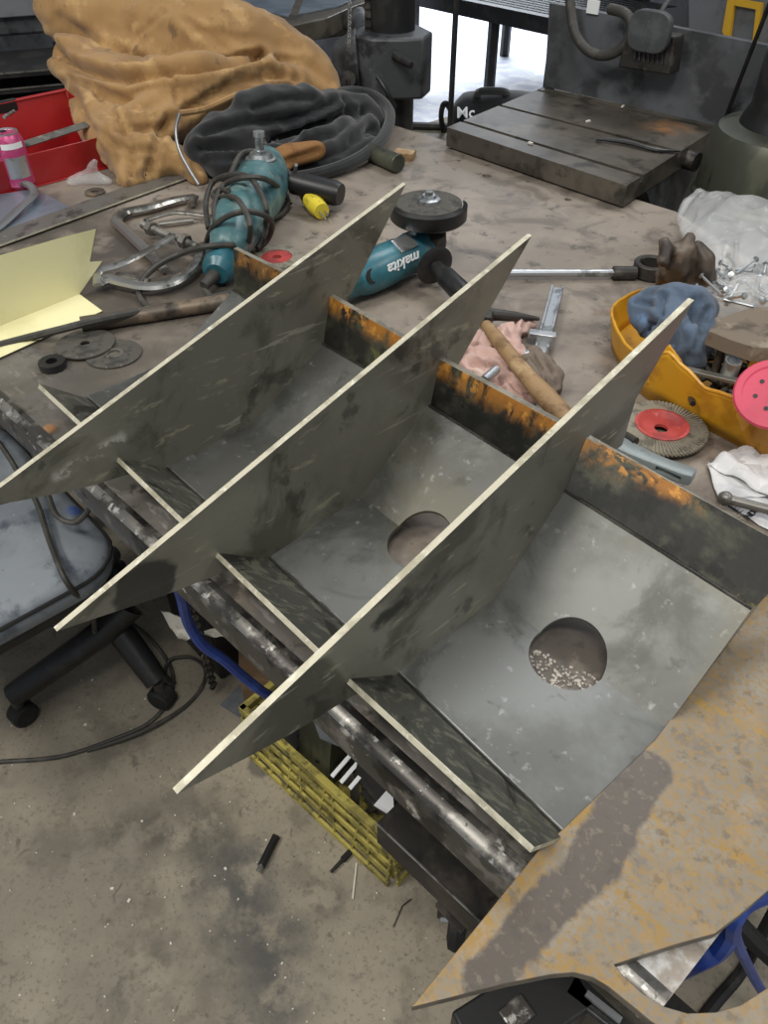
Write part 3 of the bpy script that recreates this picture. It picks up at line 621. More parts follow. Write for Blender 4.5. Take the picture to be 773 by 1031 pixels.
# ---------------------------------------------------------------- older grinder with coiled cord, spindle up
g2 = thing('coiled_cord_grinder', 'worn teal grinder lying with bare spindle up, grey cord coiled round it, beside the jacket', 'grinder', tuple(T(250, 210)))
p = lambda x, y, h: T(x, y, h)
hb = MB().tube([p(268, 165, .05), p(266, 180, .052), p(258, 195, .052), p(250, 208, .055)], [.040, .056, .058, .05], 20, k=5)
gh = hb.build('gear_housing', M['tealworn'], g2)
MB().tube([p(252, 205, .055), p(240, 225, .055), p(232, 243, .05), p(226, 255, .04)], [.052, .052, .040, .027], 20, k=5).build('motor_housing', M['tealworn'], g2)
MB().tube([p(230, 248, .042), p(224, 262, .036)], [.03, .027], 18).build('rear_grip', M['cable'], g2)
MB().tube([p(224, 259, .036), p(220, 272, .032), p(218, 276, .03)], [.031, .03, .02], 18).build('end_cap', M['teal'], g2)
MB().tube([p(219, 273, .03), p(205, 288, .02)], [.013, .009], 12).build('strain_relief', M['cable'], g2)
s0 = p(263, 166, .09)
MB().lathe([(.0, 0), (.032, 0), (.032, .014), (.026, .016), (.022, .024), (.0, .024)], s0, (0, .05, 1), 24).build('bearing_collar', M['cast'], g2)
MB().lathe([(.0, 0), (.013, 0), (.013, .006), (.009, .007), (.009, .03), (.012, .032), (.012, .042), (0, .044)], s0+Vector((0, 0, .024)), (0, .05, 1), 16).build('spindle', M['silver'], g2)
a0, a1 = p(289, 182, .05), p(343, 196, .04)
MB().tube([a0, a0.lerp(a1, .1), a0.lerp(a1, .12), a0.lerp(a1, .9), a1], [.012, .014, .024, .026, .022], 16).build('side_handle', M['black'], g2)
MB().tube([p(276, 178, .05), a0], .012, 10).build('handle_stud', M['cast'], g2)
MB().tube([p(298, 166, .09), p(295, 190, .02)], .004, 8).build('lock_lever', M['cast'], g2)
loops = [[(205, 290, .012), (212, 302, .006), (196, 312, .006), (160, 314, .006), (141, 300, .006), (143, 283, .012), (160, 266, .03), (185, 254, .05), (210, 248, .07), (236, 247, .06)],
         [(208, 243, .03), (215, 228, .08), (233, 216, .11), (252, 213, .115), (268, 218, .10), (274, 226, .07), (270, 240, .03), (259, 252, .01)],
         [(210, 230, .04), (207, 205, .06), (214, 184, .08), (231, 176, .11), (250, 178, .12), (261, 192, .118), (268, 210, .10), (267, 228, .05), (259, 250, .02)],
         [(230, 192, .11), (220, 191, .09), (215, 198, .08), (236, 199, .115), (247, 213, .12), (252, 229, .105), (250, 246, .04)],
         [(217, 225, .08), (216, 205, .09), (226, 186, .10), (245, 179, .125), (266, 180, .12), (282, 190, .06), (290, 202, .02), (285, 214, .008), (272, 220, .02)],
         [(232, 176, .11), (243, 155, .11), (261, 153, .10), (280, 163, .08), (294, 178, .06), (303, 188, .04)]]
cm = MB()
for Lp in loops: cm.tube([p(*q) for q in Lp], .0055, 8, k=6)
cm.build('cord', M['cable'], g2)
q0, q1, q2_, q3 = p(302, 186, .04), p(311, 198, .025), p(319, 208, .02), p(324, 213, .018)
pg = MB().tube([q0, q1], [.010, .019], 14).tube([q1, q1.lerp(q2_, .3)], .019, 14).build('plug', M['black'], g2)
MB().tube([q1.lerp(q2_, .3), q2_, q3], [.020, .020, .017], 14).build('plug_face', M['yellow'], pg)
dd = (q3-q1).normalized(); sd = Vector((-dd.y, dd.x, 0))
MB().bar(q3+sd*.006, q3+sd*.006+dd*.018, .0015, .006).bar(q3-sd*.006, q3-sd*.006+dd*.018, .0015, .006).cyl(q3+Vector((0, 0, -.007)), q3+dd*.018+Vector((0, 0, -.007)), .0024, 8).build('plug_prong', M['alu'], pg)
# long black cord over the bench edge
lc = MB().tube([T(*q) for q in [(245, 292, .006), (200, 303, .006), (150, 312, .02), (100, 322, .028), (60, 332, .025), (20, 342, .006), (-40, 358, .006)]], .0065, 8, k=5).build('black_air_line', M['cable'])
tag(lc, 'long dark cord lying left across the bench over the cream sheet metal', 'cord')
rr_ = MB(); ra, rb = T(82, 327, .014), T(232, 303, .014); rd = (rb-ra)
rr_.lathe([(.008, 0), (.0135, 0), (.0135, rd.length), (.008, rd.length)], ra, rd, 20, closed=True)
tag(rr_.build('steel_pipe', M['rustpipe']), 'short brown steel pipe beside the cream sheet metal', 'pipe')
# red hub disc behind the leftmost tray
o = thing('red_hub_disc', 'small abrasive disc with red hub, behind the leftmost back strip', 'grinding disc', tuple(T(279, 262)))
MB().ring(T(279, 262, .0), .052, .03, .008).build('abrasive_ring', M['abrasive'], o); MB().ring(T(279, 262, .0), .031, .009, .007).build('hub', M['redfibre'], o)

# ---------------------------------------------------------------- clamps
def clamp(label, frame, fr_r, screw, jaw, hnd, mtl, hub=None):
    c = thing('locking_clamp', label, 'clamp', tuple(T(frame[0][0], frame[0][1])), 'steel clamps piled by the coiled grinder')
    MB().tube([T(*q) for q in frame], fr_r, 8, k=5, flat=.62).build('frame', mtl, c)
    MB().tube([T(*q) for q in jaw], [fr_r[0]]*len(jaw), 8, k=3, flat=.5).build('fixed_jaw', mtl, c)
    a, b_ = T(*screw[0]), T(*screw[1]); L = (b_-a).length; n = int(L/.0035); pr = [(0, 0)]
    for i in range(n): pr += [(.0062, L*i/n), (.0078, L*(i+.5)/n)]
    sc = MB().lathe(pr+[(0, L)], a, b_-a, 12).build('screw', M['dullsteel'], c)
    nn = (b_-a).normalized(); m0 = a.lerp(b_, .25)
    MB().lathe([(0, 0), (.0145, 0), (.0145, .014), (0, .014)], m0, nn, 6).build('nut', M['dullsteel'], sc)
    for h_ in hnd: MB().tube([T(*q) for q in h_], .0065, 8, k=3, flat=.6).build('handle', M['dullsteel'], c)
    return c
clamp('silver C-shaped clamp farther back in the pile, arm toward the steel strip', [(196, 198, .012), (174, 202, .014), (150, 209, .014), (126, 214, .014), (117, 222, .014), (122, 228, .014), (141, 246, .012), (157, 262, .010), (166, 272, .010)], [.010, .012, .013, .013, .013, .012, .012, .011, .009],
      [(143, 226, .022), (172, 239, .02)], [(196, 198, .012), (192, 206, .012)], [[(146, 222, .02), (176, 214, .018), (212, 218, .012)], [(160, 225, .01), (194, 221, .01)]], M['chrome'])
clamp('silver bow-shaped clamp nearer in the pile, lying on top with its hex nut', [(204, 246, .02), (196, 268, .018), (175, 284, .016), (150, 289, .016), (125, 285, .016), (109, 281, .018), (98, 286, .018)], [.008, .011, .013, .012, .012, .013, .012],
      [(178, 239, .034), (200, 250, .028)], [(98, 287, .022), (100, 273, .028), (122, 266, .034), (150, 252, .036), (176, 237, .036)], [[(118, 276, .014), (150, 283, .012)]], M['chrome'])
cl = clamp('silver clamp with rounded corner on the blue-grey sheet at the left edge', [(-40, 190, .01), (-10, 184, .014), (14, 183, .018), (30, 187, .02), (34, 196, .02), (22, 208, .018), (0, 228, .012), (-30, 250, .01)], [.010]*8,
      [(-50, 205, .02), (-30, 200, .02)], [(-40, 190, .01), (-44, 200, .01)], [[(-60, 210, .01), (-80, 225, .01)]], M['cast'])
cl['group'] = 'clamp by the can'
del cl['group']
# ---------------------------------------------------------------- steel strips, sheets
def strip(name, label, a, b_, w, th, h, mtl, cat='steel strip'):
    a = T(a[0], a[1], h); b_ = T(b_[0], b_[1], h); o = MB().bar(a, b_, w, th).build(name, mtl, bevel=.0004); tag(o, label, cat); return o
def sheet(name, label, pp, h, th, mtl, cat, edge=None):
    o = MB().prism([T(x, y, h) for x, y in pp], (0, 0, -th), side=1 if edge else None).build(name, [mtl, edge] if edge else mtl, bevel=.0004, sm=False); tag(o, label, cat); return o
sheet('steel_rule', 'long bare steel strip running from the cream sheet to the jacket', [(-60, 262), (-60, 254), (190, 165), (204, 167), (206, 172), (-60, 268)], .008, .004, M['dullsteel'], 'steel strip', M['cut'])
sheet('blue_grey_sheet_offcut', 'blue-grey steel sheet offcut under the clamp at the left edge', [(-60, 205), (34, 190), (55, 200), (80, 214), (60, 222), (-60, 262)], .006, .003, M['bluesheet'], 'sheet metal', M['edge2'])
# upper strip leaning over the can
ua, ub = T(-30, 163, .075), T(88, 125, .085)
tag(MB().bar(ua, ub, .024, .003, upv=(.25, -.3, .9)).build('flat_bar', M['dullsteel'], bevel=.0004), 'flat steel bar propped in front of the pink can, over the red toolbox', 'steel bar')
# cream bent sheet metal: base leg and upright leg
cr = thing('bent_cream_sheet', 'cream painted sheet metal angle, folded and notched, at the left edge of the bench', 'sheet metal', tuple(T(40, 320)))
v0, v1 = T(-60, 352, .004), T(80, 296, .004)
vm = T(4, 330, .004)
MB().prism([T(-60, 352, .004), T(80, 296, .004), T(103, 313, .004), T(0, 360, .004), T(-60, 390, .004)], (0, 0, -.002), side=1).build('base_leg', [M['cream'], M['creamedge']], cr, sm=False)
wl = [wallp(-60, 352, v0, v1), wallp(80, 296, v0, v1), wallp(101, 264, v0, v1), wallp(88, 265, v0, v1), wallp(92, 233, v0, v1), wallp(60, 241, v0, v1), wallp(-60, 276, v0, v1)]
wl = [w_+Vector((-.18, .45, 0)).normalized()*(.12*(w_.z-TZ)) for w_ in wl]
MB().prism(wl, (-.001, .002, 0), side=1).build('upright_leg', [M['cream'], M['creamedge']], cr, sm=False)
# cut-off discs and nut
def disc(label, px, py, r_, hole, h, ringm=None, tilt=(0, 0, 1)):
    c = thing('cutting_disc', label, 'grinding disc', tuple(T(px, py, h)), 'cutting discs on the bench left of the first fin'); cc = T(px, py, h)
    MB().ring(cc, r_, hole*1.5, .0025, tilt, 40).build('disc_face', M['disc'], c)
    MB().ring(cc, hole*1.5, hole, .003, tilt, 24).build('disc_hub', ringm or M['disc'], c); return c
disc('dark cutting disc lying farther back, overlapping the other one', 86, 347, .047, .008, .004)
disc('cutting disc with bright centre ring, lying nearer the first fin', 115, 357, .044, .010, .0005, M['dullsteel'])
bn = MB(); bc = T(54, 370)
bn.lathe([(.009, 0), (.021, 0), (.021, .012), (.009, .012)], bc, (0, 0, 1), 12, closed=True)
tag(bn.build('black_lock_nut', M['black']), 'black notched nut on the bench near the two cutting discs', 'nut')
ws = MB().ring(T(96, 195), .022, .009, .006); tag(ws.build('thick_washer', M['rustpipe'], bevel=.001), 'rusty thick washer below the clear bag by the jacket', 'washer')
# ---------------------------------------------------------------- can, red toolbox, clear bag
cc = T(22, 189); can = thing('drink_can', 'pink drink can standing at the red toolbox', 'can', tuple(cc))
cb_ = MB().lathe([(.0, .002), (.024, .0), (.027, .004), (.033, .012), (.033, .105), (.029, .114), (.0265, .119)], cc, (0, 0, 1), 36).build('can_body', M['pinkcan'], can)
MB().lathe([(.0, 0), (.023, 0), (.024, .003), (.0268, .004), (.0268, -.002), (.0, -.002)], cc+Vector((0, 0, .118)), (0, 0, 1), 36).build('can_lid', M['alu'], can)
dcam = Vector((CAM.x-cc.x, CAM.y-cc.y, 0)).normalized(); sdv = Vector((-dcam.y, dcam.x, 0))
for z0_, z1_, mm_ in ((.092, .104, M['white']), (.03, .075, M['alu'])):
    b_ = MB(); vs = []
    for j in range(13):
        a = math.atan2(dcam.y, dcam.x)+(-.75+j*.125)+.2
        vs += [cc+Vector((math.cos(a)*.0334, math.sin(a)*.0334, z0_)), cc+Vector((math.cos(a)*.0334, math.sin(a)*.0334, z1_))]
    b_.add(vs, [(2*j, 2*j+2, 2*j+3, 2*j+1) for j in range(12)]).build('printed_panel', mm_, can)
MB().lathe([(0, 0), (.007, 0), (.007, .0012), (0, .0012)], cc+Vector((-.01, 0, .1195)), (0, 0, 1), 14).build('drink_opening', M['black'], can)
rb = thing('red_toolbox', 'open red steel toolbox behind the pink can, left of the jacket', 'toolbox', tuple(T(40, 180)))
A0, A1 = T(-60, 215), T(115, 168)
dA = (A1-A0).normalized(); nA = Vector((-dA.y, dA.x, 0)); zz = Vector((0, 0, 1)); hB = .135
A1 = A1+dA*.03
MB().prism([A0+nA*.006, A1+nA*.006, A1+nA*.006+zz*.07, A0+nA*.006+zz*.07], nA*.003).build('front_panel', M['red'], rb, bevel=.002)
MB().prism([A0+nA*.22, A1+nA*.22, A1+nA*.24+zz*.12, A0+nA*.24+zz*.12], nA*.003).build('lid', M['red'], rb, bevel=.002)
MB().prism([A0, A1, A1+nA*.22, A0+nA*.22], zz*.003).build('bottom_panel', M['red'], rb, bevel=.001)
MB().prism([A1, A1+nA*.22, A1+nA*.24+zz*.12, A1+zz*.07], dA*.003).build('end_panel', M['red'], rb, bevel=.001)
MB().tube([A0+nA*.24+zz*.12, A1+nA*.24+zz*.12], .004, 8).build('lid_rim', M['red'], rb)
lt = MB().box(T(8, 112, .10), (.05, .012, .05), rz=math.atan2(dA.y, dA.x)).build('latch', M['black'], rb, bevel=.002)
MB().tube([T(4, 118, .11), T(14, 112, .11)], .004, 8).build('latch_hook', M['silver'], lt)
cbg = soft('clear_poly_bag', [[(T(72, 183, .008), .012), (T(90, 178, .014), .018), (T(108, 182, .008), .012)], [(T(90, 176, .02), .014), (T(96, 163, .05), .008)]], M['clearbag'], .006, 3, disp=.003, dscale=40, floor=TZ+.001)
tag(cbg, 'small clear plastic bag between the red toolbox and the jacket', 'bag')

# ---------------------------------------------------------------- jacket
jk = thing('work_jacket', 'tan canvas work jacket with black fleece lining heaped at the back of the bench', 'jacket', tuple(T(200, 150)))
B_ = lambda L: [(T(x, y, h), r_) for x, y, h, r_ in L]
tan = [B_([(60, 10, .23, .07), (90, 16, .22, .09), (150, 28, .20, .115), (215, 44, .18, .12), (270, 60, .14, .105), (308, 78, .10, .085), (328, 100, .06, .05)]),
       B_([(78, 62, .15, .065), (100, 82, .12, .08), (140, 98, .11, .09), (200, 95, .12, .085), (255, 88, .11, .07), (295, 92, .09, .055)]),
       B_([(88, 88, .10, .055), (105, 118, .07, .075), (125, 148, .05, .065), (140, 172, .02, .045), (128, 182, .01, .03)]),
       B_([(130, 135, .07, .065), (160, 125, .08, .065), (185, 118, .08, .05)]), B_([(140, 160, .04, .05), (165, 160, .035, .045), (188, 168, .02, .035), (200, 180, .01, .022)]),
       B_([(120, 60, .13, .10), (200, 65, .13, .12), (265, 75, .10, .09)])]
vt = [([(48, 42), (66, 64), (95, 74), (130, 80), (168, 72), (205, 68), (240, 62), (262, 56)], .030, 5), ([(168, 72), (178, 88), (176, 108)], .010, 3), ([(182, 112), (212, 96), (245, 82), (285, 74)], .014, 4),
      ([(280, 60), (305, 62), (332, 84)], .008, 4), ([(118, 188), (100, 150), (82, 112), (76, 96)], .010, 4), ([(150, 176), (158, 145), (170, 118)], .014, 4), ([(134, 176), (130, 140), (112, 112)], .012, 4),
      ([(60, 18), (90, 40), (150, 66)], .008, 5), ([(165, 12), (140, 36), (118, 66)], .006, 2.5), ([(200, 30), (245, 38), (300, 52)], .006, 6), ([(100, 95), (140, 108), (166, 100)], .010, 4), ([(200, 108), (160, 130), (120, 132)], .009, 4),
      ([(185, 20), (230, 52)], .006, 4), ([(225, 85), (255, 70), (300, 80)], .008, 3), ([(96, 130), (118, 148), (150, 152)], .008, 3), ([(72, 78), (96, 92), (104, 110)], .008, 3)]
sh_ = soft('canvas_shell', tan, M['tan'], .009, 4, folds=[((.9, -.3, .4), 34, .002)], parent=jk, floor=TZ+.001, wr=(.006, 14), val=vt)
lin = [B_([(205, 152, .05, .05), (225, 138, .07, .06), (265, 124, .075, .062), (300, 116, .07, .06), (335, 112, .055, .055), (360, 112, .045, .045), (376, 120, .03, .035)]),
       B_([(225, 165, .03, .045), (265, 160, .03, .045), (300, 155, .025, .04), (335, 145, .025, .045), (365, 132, .02, .045)]), B_([(250, 108, .12, .04), (285, 104, .11, .045), (312, 104, .09, .045)]),
       B_([(285, 172, .015, .02), (330, 160, .015, .03), (368, 145, .015, .03)])]
vl = [([(205, 135), (240, 124), (290, 120), (335, 104)], .014, 4), ([(200, 150), (240, 148), (285, 138), (330, 122), (350, 112)], .018, 4), ([(255, 110), (280, 100), (315, 100)], .01, 4), ([(300, 150), (335, 135), (365, 112)], .014, 4), ([(300, 168), (345, 152), (375, 130)], .012, 4), ([(345, 100), (360, 118), (352, 140)], .008, 3), ([(210, 160), (260, 158), (300, 140)], .01, 3)]
lf = soft('fleece_lining', lin, M['lining'], .009, 3, folds=[((.4, .9, .3), 30, .003)], parent=jk, floor=TZ+.001, wr=(.006, 14), val=vl)
MB().tube([T(*q) for q in [(318, 104, .09), (345, 93, .075), (372, 95, .06), (391, 110, .045), (390, 130, .035), (374, 150, .028), (345, 167, .02), (305, 178, .014), (275, 178, .012)]], [.014]*9, 10, k=6).build('ribbed_hem', M['lining'], jk)
MB().tube([T(*q) for q in [(181, 114, .135), (205, 110, .13), (235, 97, .14), (262, 90, .14), (290, 88, .13), (312, 95, .11)]], .007, 8, k=5).build('canvas_hem', M['tan'], jk)
MB().tube([T(*q) for q in [(181, 114, .135), (177, 130, .11), (180, 150, .075), (190, 170, .04), (200, 186, .012)]], .004, 8, k=5).build('zip', M['cast'], jk)
pk = soft('inner_pocket', [B_([(272, 162, .05, .02), (290, 156, .055, .026), (318, 151, .05, .022)]), B_([(285, 166, .04, .02), (262, 178, .02, .018)])], M['tanin'], .006, 3, parent=jk, val=[([(268, 172), (295, 160), (320, 152)], .008, 3)])
# cylinder and block by the jacket
tag(MB().cyl(T(372, 152, .022), T(401, 165, .022), .021, 24).build('grey_green_pipe_stub', M['olive'], bevel=.002), 'short grey-green pipe stub sticking out from under the jacket', 'pipe')
tag(MB().box(T(401, 158, .008)+Vector((0, .02, 0)), (.05, .035, .018), rz=.5).build('wood_block', M['wood'], bevel=.001), 'small wooden block behind the pipe stub by the jacket', 'block')
#PART4
# ---------------------------------------------------------------- right side of the bench: flap disc, lever, paper, tote
fc = T(664, 436, .004)
o = thing('flap_disc', 'large round flap disc with red hub lying beside the yellow tote', 'grinding disc', tuple(fc))
fr_ = .0625; fm = MB(); nfl = 72; tz = Vector((0, 0, 1))
for j in range(nfl):
    a = 2*PI*j/nfl; u_ = Vector((math.cos(a), math.sin(a), 0)); v_ = Vector((-math.sin(a), math.cos(a), 0)); c_ = fc+tz*.012
    i0, o0 = c_+u_*.036, c_+u_*fr_; w = .0062
    vs = [i0-v_*w*.5+tz*.003, i0+v_*w*.4-tz*.001, o0+v_*w*.8-tz*.003+v_*.003, o0-v_*w*.4+tz*.001+v_*.003]
    fm.add(vs+[p_-tz*.0025 for p_ in vs], [(0, 1, 2, 3), (7, 6, 5, 4), (0, 4, 5, 1), (1, 5, 6, 2), (2, 6, 7, 3), (3, 7, 4, 0)])
fm.build('abrasive_flaps', M['abrasive'], o, sm=False)
MB().ring(fc+tz*.0, .058, .03, .006).build('backing_plate', M['darksteel'], o)
MB().lathe([(.0095, .004), (.024, .004), (.030, .008), (.034, .0125), (.037, .0125), (.037, .0155), (.033, .0160), (.027, .0105), (.022, .0085), (.0095, .0085)], fc, (0, 0, 1), 48, closed=True).build('hub', M['redfibre'], o)
# grey lever handle resting on the back strip
l0, l1 = T(610, 440, .052), T(699, 478, .047)
ld = (l1-l0).normalized(); ls = Vector((-ld.y, ld.x, 0))
def slab(path, ws, h): 
    m_ = MB(); n = len(path); vs = []
    for (p_, w_) in zip(path, ws): vs += [p_-ls*w_, p_+ls*w_, p_+ls*w_*.9+tz*h, p_-ls*w_*.9+tz*h]
    fs = [(0, 1, 2, 3), tuple((n-1)*4+i for i in (3, 2, 1, 0))]
    for i in range(n-1):
        for j in range(4): fs.append((i*4+j, i*4+(j+1) % 4, (i+1)*4+(j+1) % 4, (i+1)*4+j))
    return m_.add(vs, fs)
lv = thing('grey_lever', 'grey enamelled lever with a slot lying over the flap disc and back strip', 'lever', tuple(l0))
Lp = [l0.lerp(l1, t)+tz*(-.004*math.sin(t*PI)-.012) for t in (0, .1, .3, .5, .7, .9, 1.0)]
lo_ = slab(Lp, [.014, .016, .0145, .0125, .0115, .0125, .010], .015)
lo_ = lo_.build('lever_body', M['greylever'], lv, bevel=.002)
sc0 = l0.lerp(l1, .62)-tz*.01; sc1 = l0.lerp(l1, .90)-tz*.01
cut_ = MB().bar(sc0-ls*.010+tz*.004, sc1-ls*.010+tz*.004, .008, .007).build('c', M['black']); bake(lo_); cut(lo_, [cut_])
MB().cyl(T(628, 438, .048), T(640, 445, .050), .006, 14).build('pivot_boss', M['darksteel'], lv)
# papers
def crumple(name, label, pp, h0, amp, mtl, n=14, cat='paper', seed=0, parent=None, th=.0004, tilt=None):
    A, B2, C2_, D2 = [T(*q, h0) if len(q) == 2 else T(*q) for q in pp]; rows = []
    for i in range(n+1):
        r_ = []
        for j in range(n+1):
            u_, v_ = i/n, j/n; p_ = A.lerp(B2, u_).lerp(D2.lerp(C2_, u_), v_)
            q = Vector((p_.x*22, p_.y*22, seed)); z_ = abs(noise.noise(q))*2*amp+abs(noise.noise(q*2.1))*amp*.7
            r_.append(p_+Vector((0, 0, z_)))
        rows.append(r_)
    o = MB().grid(rows).build(name, mtl, parent, solid=th, ang=18)
    if parent is None: tag(o, label, cat)
    return o
pa_ = thing('crumpled_invoice', 'crumpled white printed paper beside the yellow tote, under a steel rod', 'paper', tuple(T(740, 490)))
pA = crumple('paper_sheet', '', [(711, 470), (748, 452), (830, 470), (800, 520)], .004, .012, M['paper'], parent=pa_, seed=4)
pB = crumple('paper_sheet', '', [(711, 469), (765, 462), (830, 500), (722, 505)], .002, .006, M['paper'], parent=pa_, seed=9)
pC = crumple('paper_sheet', '', [(722, 500), (790, 490), (800, 545), (764, 530)], .002, .003, M['paper'], parent=pa_, seed=2)
tx = (T(773, 503)-T(748, 520)).normalized()
text('INDO', .011, T(757, 517, .0125), frame3(tx, (-tx.y, tx.x, 0)), M['ink'], pC, name='printed_word')
b_ = MB()
for k_ in range(5):
    q = T(738+k_*1.2, 508+k_*3.4, .013); b_.bar(q, q+tx*(.02-.002*k_), .0007, .0003)
b_.build('printed_lines', M['ink'], pC)
rd_ = thing('ball_end_rod', 'dull steel rod with ball end lying on the white paper', 'tool', tuple(T(730, 503, .012)))
r0, r1 = T(730, 502, .02), T(800, 520, .02)
MB().sphere(r0, .0095, n=20).build('ball_end', M['dullsteel'], rd_)
MB().lathe([(.0, 0), (.0062, 0), (.0062, .05), (.0075, .052), (.0075, .06), (.0062, .062), (.0062, (r1-r0).length)], r0, r1-r0, 16).build('shank', M['dullsteel'], rd_)
# yellow tote, broken rim
to = thing('broken_yellow_tote', 'yellow plastic tote with torn rim full of sockets, scraps and rags', 'tote', tuple(T(720, 400)))
wb = [((712, 330), .04), ((680, 318), .045), ((648, 320), .045), ((628, 331), .05), ((617, 344), .055), ((619, 358), .055), ((630, 376), .05), ((641, 392), .06), ((653, 403), .085), ((663, 408), .092), ((678, 415), .08), ((700, 426), .064), ((722, 438), .068), ((741, 448), .08), ((750, 454), .07), ((757, 458), .09), ((770, 462), .06), ((800, 470), .08), ((860, 480), .08)]
bp = smooth_path([T(*q) for q, h in wb], 4); hh = smooth_vals([h for q, h in wb], 4)
ctr = T(740, 370)
inn = []; rows = [[], [], [], [], []]
for p_, h_ in zip(bp, hh):
    d_ = (p_-ctr); d_.z = 0; d_.normalize(); h_ *= (1+.04*noise.noise(p_*60))
    for r_, t in zip(rows, (0, .3, .6, .9, 1)): r_.append(p_+d_*(.012*t)+tz*(h_*t+.002))
MB().grid(rows).build('side_wall', M['yeltote'], to, solid=.004, offs=0, ang=50)
MB().tube([p_ for p_ in rows[4]], .0028, 8).build('rim', M['yeltote'], to)
MB().prism([T(*q) for q, h in wb]+[T(900, 330)], tz*.003).build('bottom_panel', M['yeltote'], to, sm=False)
q0, q1 = wallp(736, 392, T(730, 420), T(800, 405)), T(730, 420)
wq0, wq1 = T(738, 410), T(830, 400)
MB().prism([wq0, wq1, wq1+tz*.08, wq0+tz*.08], Vector((.001, .004, 0))).build('divider_panel', M['yeltote'], to, bevel=.001)

# torn flap on the rim
fp_ = [wallp(x, y, T(653, 403), T(700, 426)) for x, y in ((650, 384), (660, 358), (674, 346), (686, 362), (690, 376), (684, 371), (668, 374), (656, 384))]
MB().prism(fp_, (.004, -.006, 0)).build('torn_flap', M['yeltote'], to, bevel=.001)
MB().prism([wallp(x, y, T(738, 459), T(756, 464)) for x, y in ((742, 415), (752, 398), (757, 402), (756, 425), (748, 432))], (.002, -.008, 0)).build('torn_flap', M['yeltote'], to, bevel=.001)
# scraps filling the tote
random.seed(11)
fill = MB()
for i in range(60):
    q = T(random.uniform(688, 775), random.uniform(352, 414), .012)
    a = random.random()*PI; L = random.uniform(.01, .04); d_ = Vector((math.cos(a)*L, math.sin(a)*L, random.uniform(-.008, .008)))
    z_ = random.uniform(.0, .035); fill.cyl(q+tz*z_-d_, q+tz*z_+d_, random.uniform(.003, .006), 6)
tag(fill.build('metal_scraps', M['darksteel']), 'dark tangle of bolts and scraps filling the yellow tote', 'scraps', kind='stuff')
for (x, y, h, r_, lb, ax) in ((733, 378, .05, .012, 'bright steel socket standing open end up in the yellow tote', (.1, -.2, 1)), (722, 366, .05, .006, 'small brass-tipped fitting standing in the yellow tote behind the socket', (0, 0, 1))):
    q = T(x, y, h); s_ = MB().lathe([(r_*.75, .012), (r_*.75, .03), (r_, .03), (r_, .0), (r_*.9, -.012), (0, -.012), (0, .010)], q, ax, 20)
    tag(s_.build('socket' if r_ > .01 else 'fitting', M['silver'] if r_ > .01 else M['rustpipe']), lb, 'socket' if r_ > .01 else 'fitting')
tag(MB().bar(T(690, 372, .05), T(760, 388, .055), .012, .006).build('flat_spanner', M['dullsteel'], bevel=.001), 'flat steel bar lying across the scraps in the yellow tote', 'bar')
pd = thing('pink_disc', 'pink plastic backing disc leaning in the yellow tote at the right edge', 'disc', tuple(T(768, 420)))
pc_ = T(779, 398, .11); nrm_ = Vector((.15, -.55, .82))
MB().lathe([(0, 0), (.046, 0), (.048, .003), (.046, .006), (.038, .006), (.036, .0045), (0, .0045)], pc_, nrm_, 44).build('disc_plate', M['pink'], pd)
hx = nrm_.orthogonal().normalized(); hy = nrm_.normalized().cross(hx)
hm = MB()
for a in range(6): hm.cyl(pc_+(hx*math.cos(a)+hy*math.sin(a))*.022+nrm_*.0035, pc_+(hx*math.cos(a)+hy*math.sin(a))*.022+nrm_*.0052, .003, 10)
hm.build('bolt_hole', M['black'], pd)
# leather pieces
le = sheet('leather_slab', 'dusty brown slab with rounded edge beside the blue rag, over the yellow tote', [(713, 333), (730, 318), (752, 311), (800, 306), (840, 330), (800, 350), (760, 350), (735, 342)], .105, .022, M['leather'], 'slab')
bake(le); le.modifiers.clear()
md = le.modifiers.new('b', 'BEVEL'); md.width = .006; md.segments = 3
# blue rag
br_ = soft('blue_rag', [B_([(640, 303, .09, .011), (655, 299, .10, .015), (675, 298, .11, .02), (700, 302, .105, .022), (716, 310, .09, .016)]),
    B_([(636, 306, .09, .010), (641, 322, .075, .012), (652, 332, .06, .012), (668, 338, .06, .014)]), B_([(672, 310, .095, .026), (675, 330, .085, .028), (688, 348, .065, .028), (699, 362, .05, .018)]), B_([(703, 314, .09, .024), (706, 335, .07, .022), (704, 352, .055, .018)]), B_([(655, 312, .085, .02), (660, 325, .07, .018)])],
    M['bluerag'], .005, 3, wr=(.004, 26), val=[([(668, 300), (664, 318), (652, 334)], .012, 3), ([(640, 304), (660, 308), (668, 318)], .006, 2.5), ([(700, 302), (690, 330), (694, 360)], .006, 4), ([(712, 312), (704, 332), (700, 350)], .006, 3)])
tag(br_, 'blue-grey fleece rag draped over the corner of the yellow tote', 'rag')
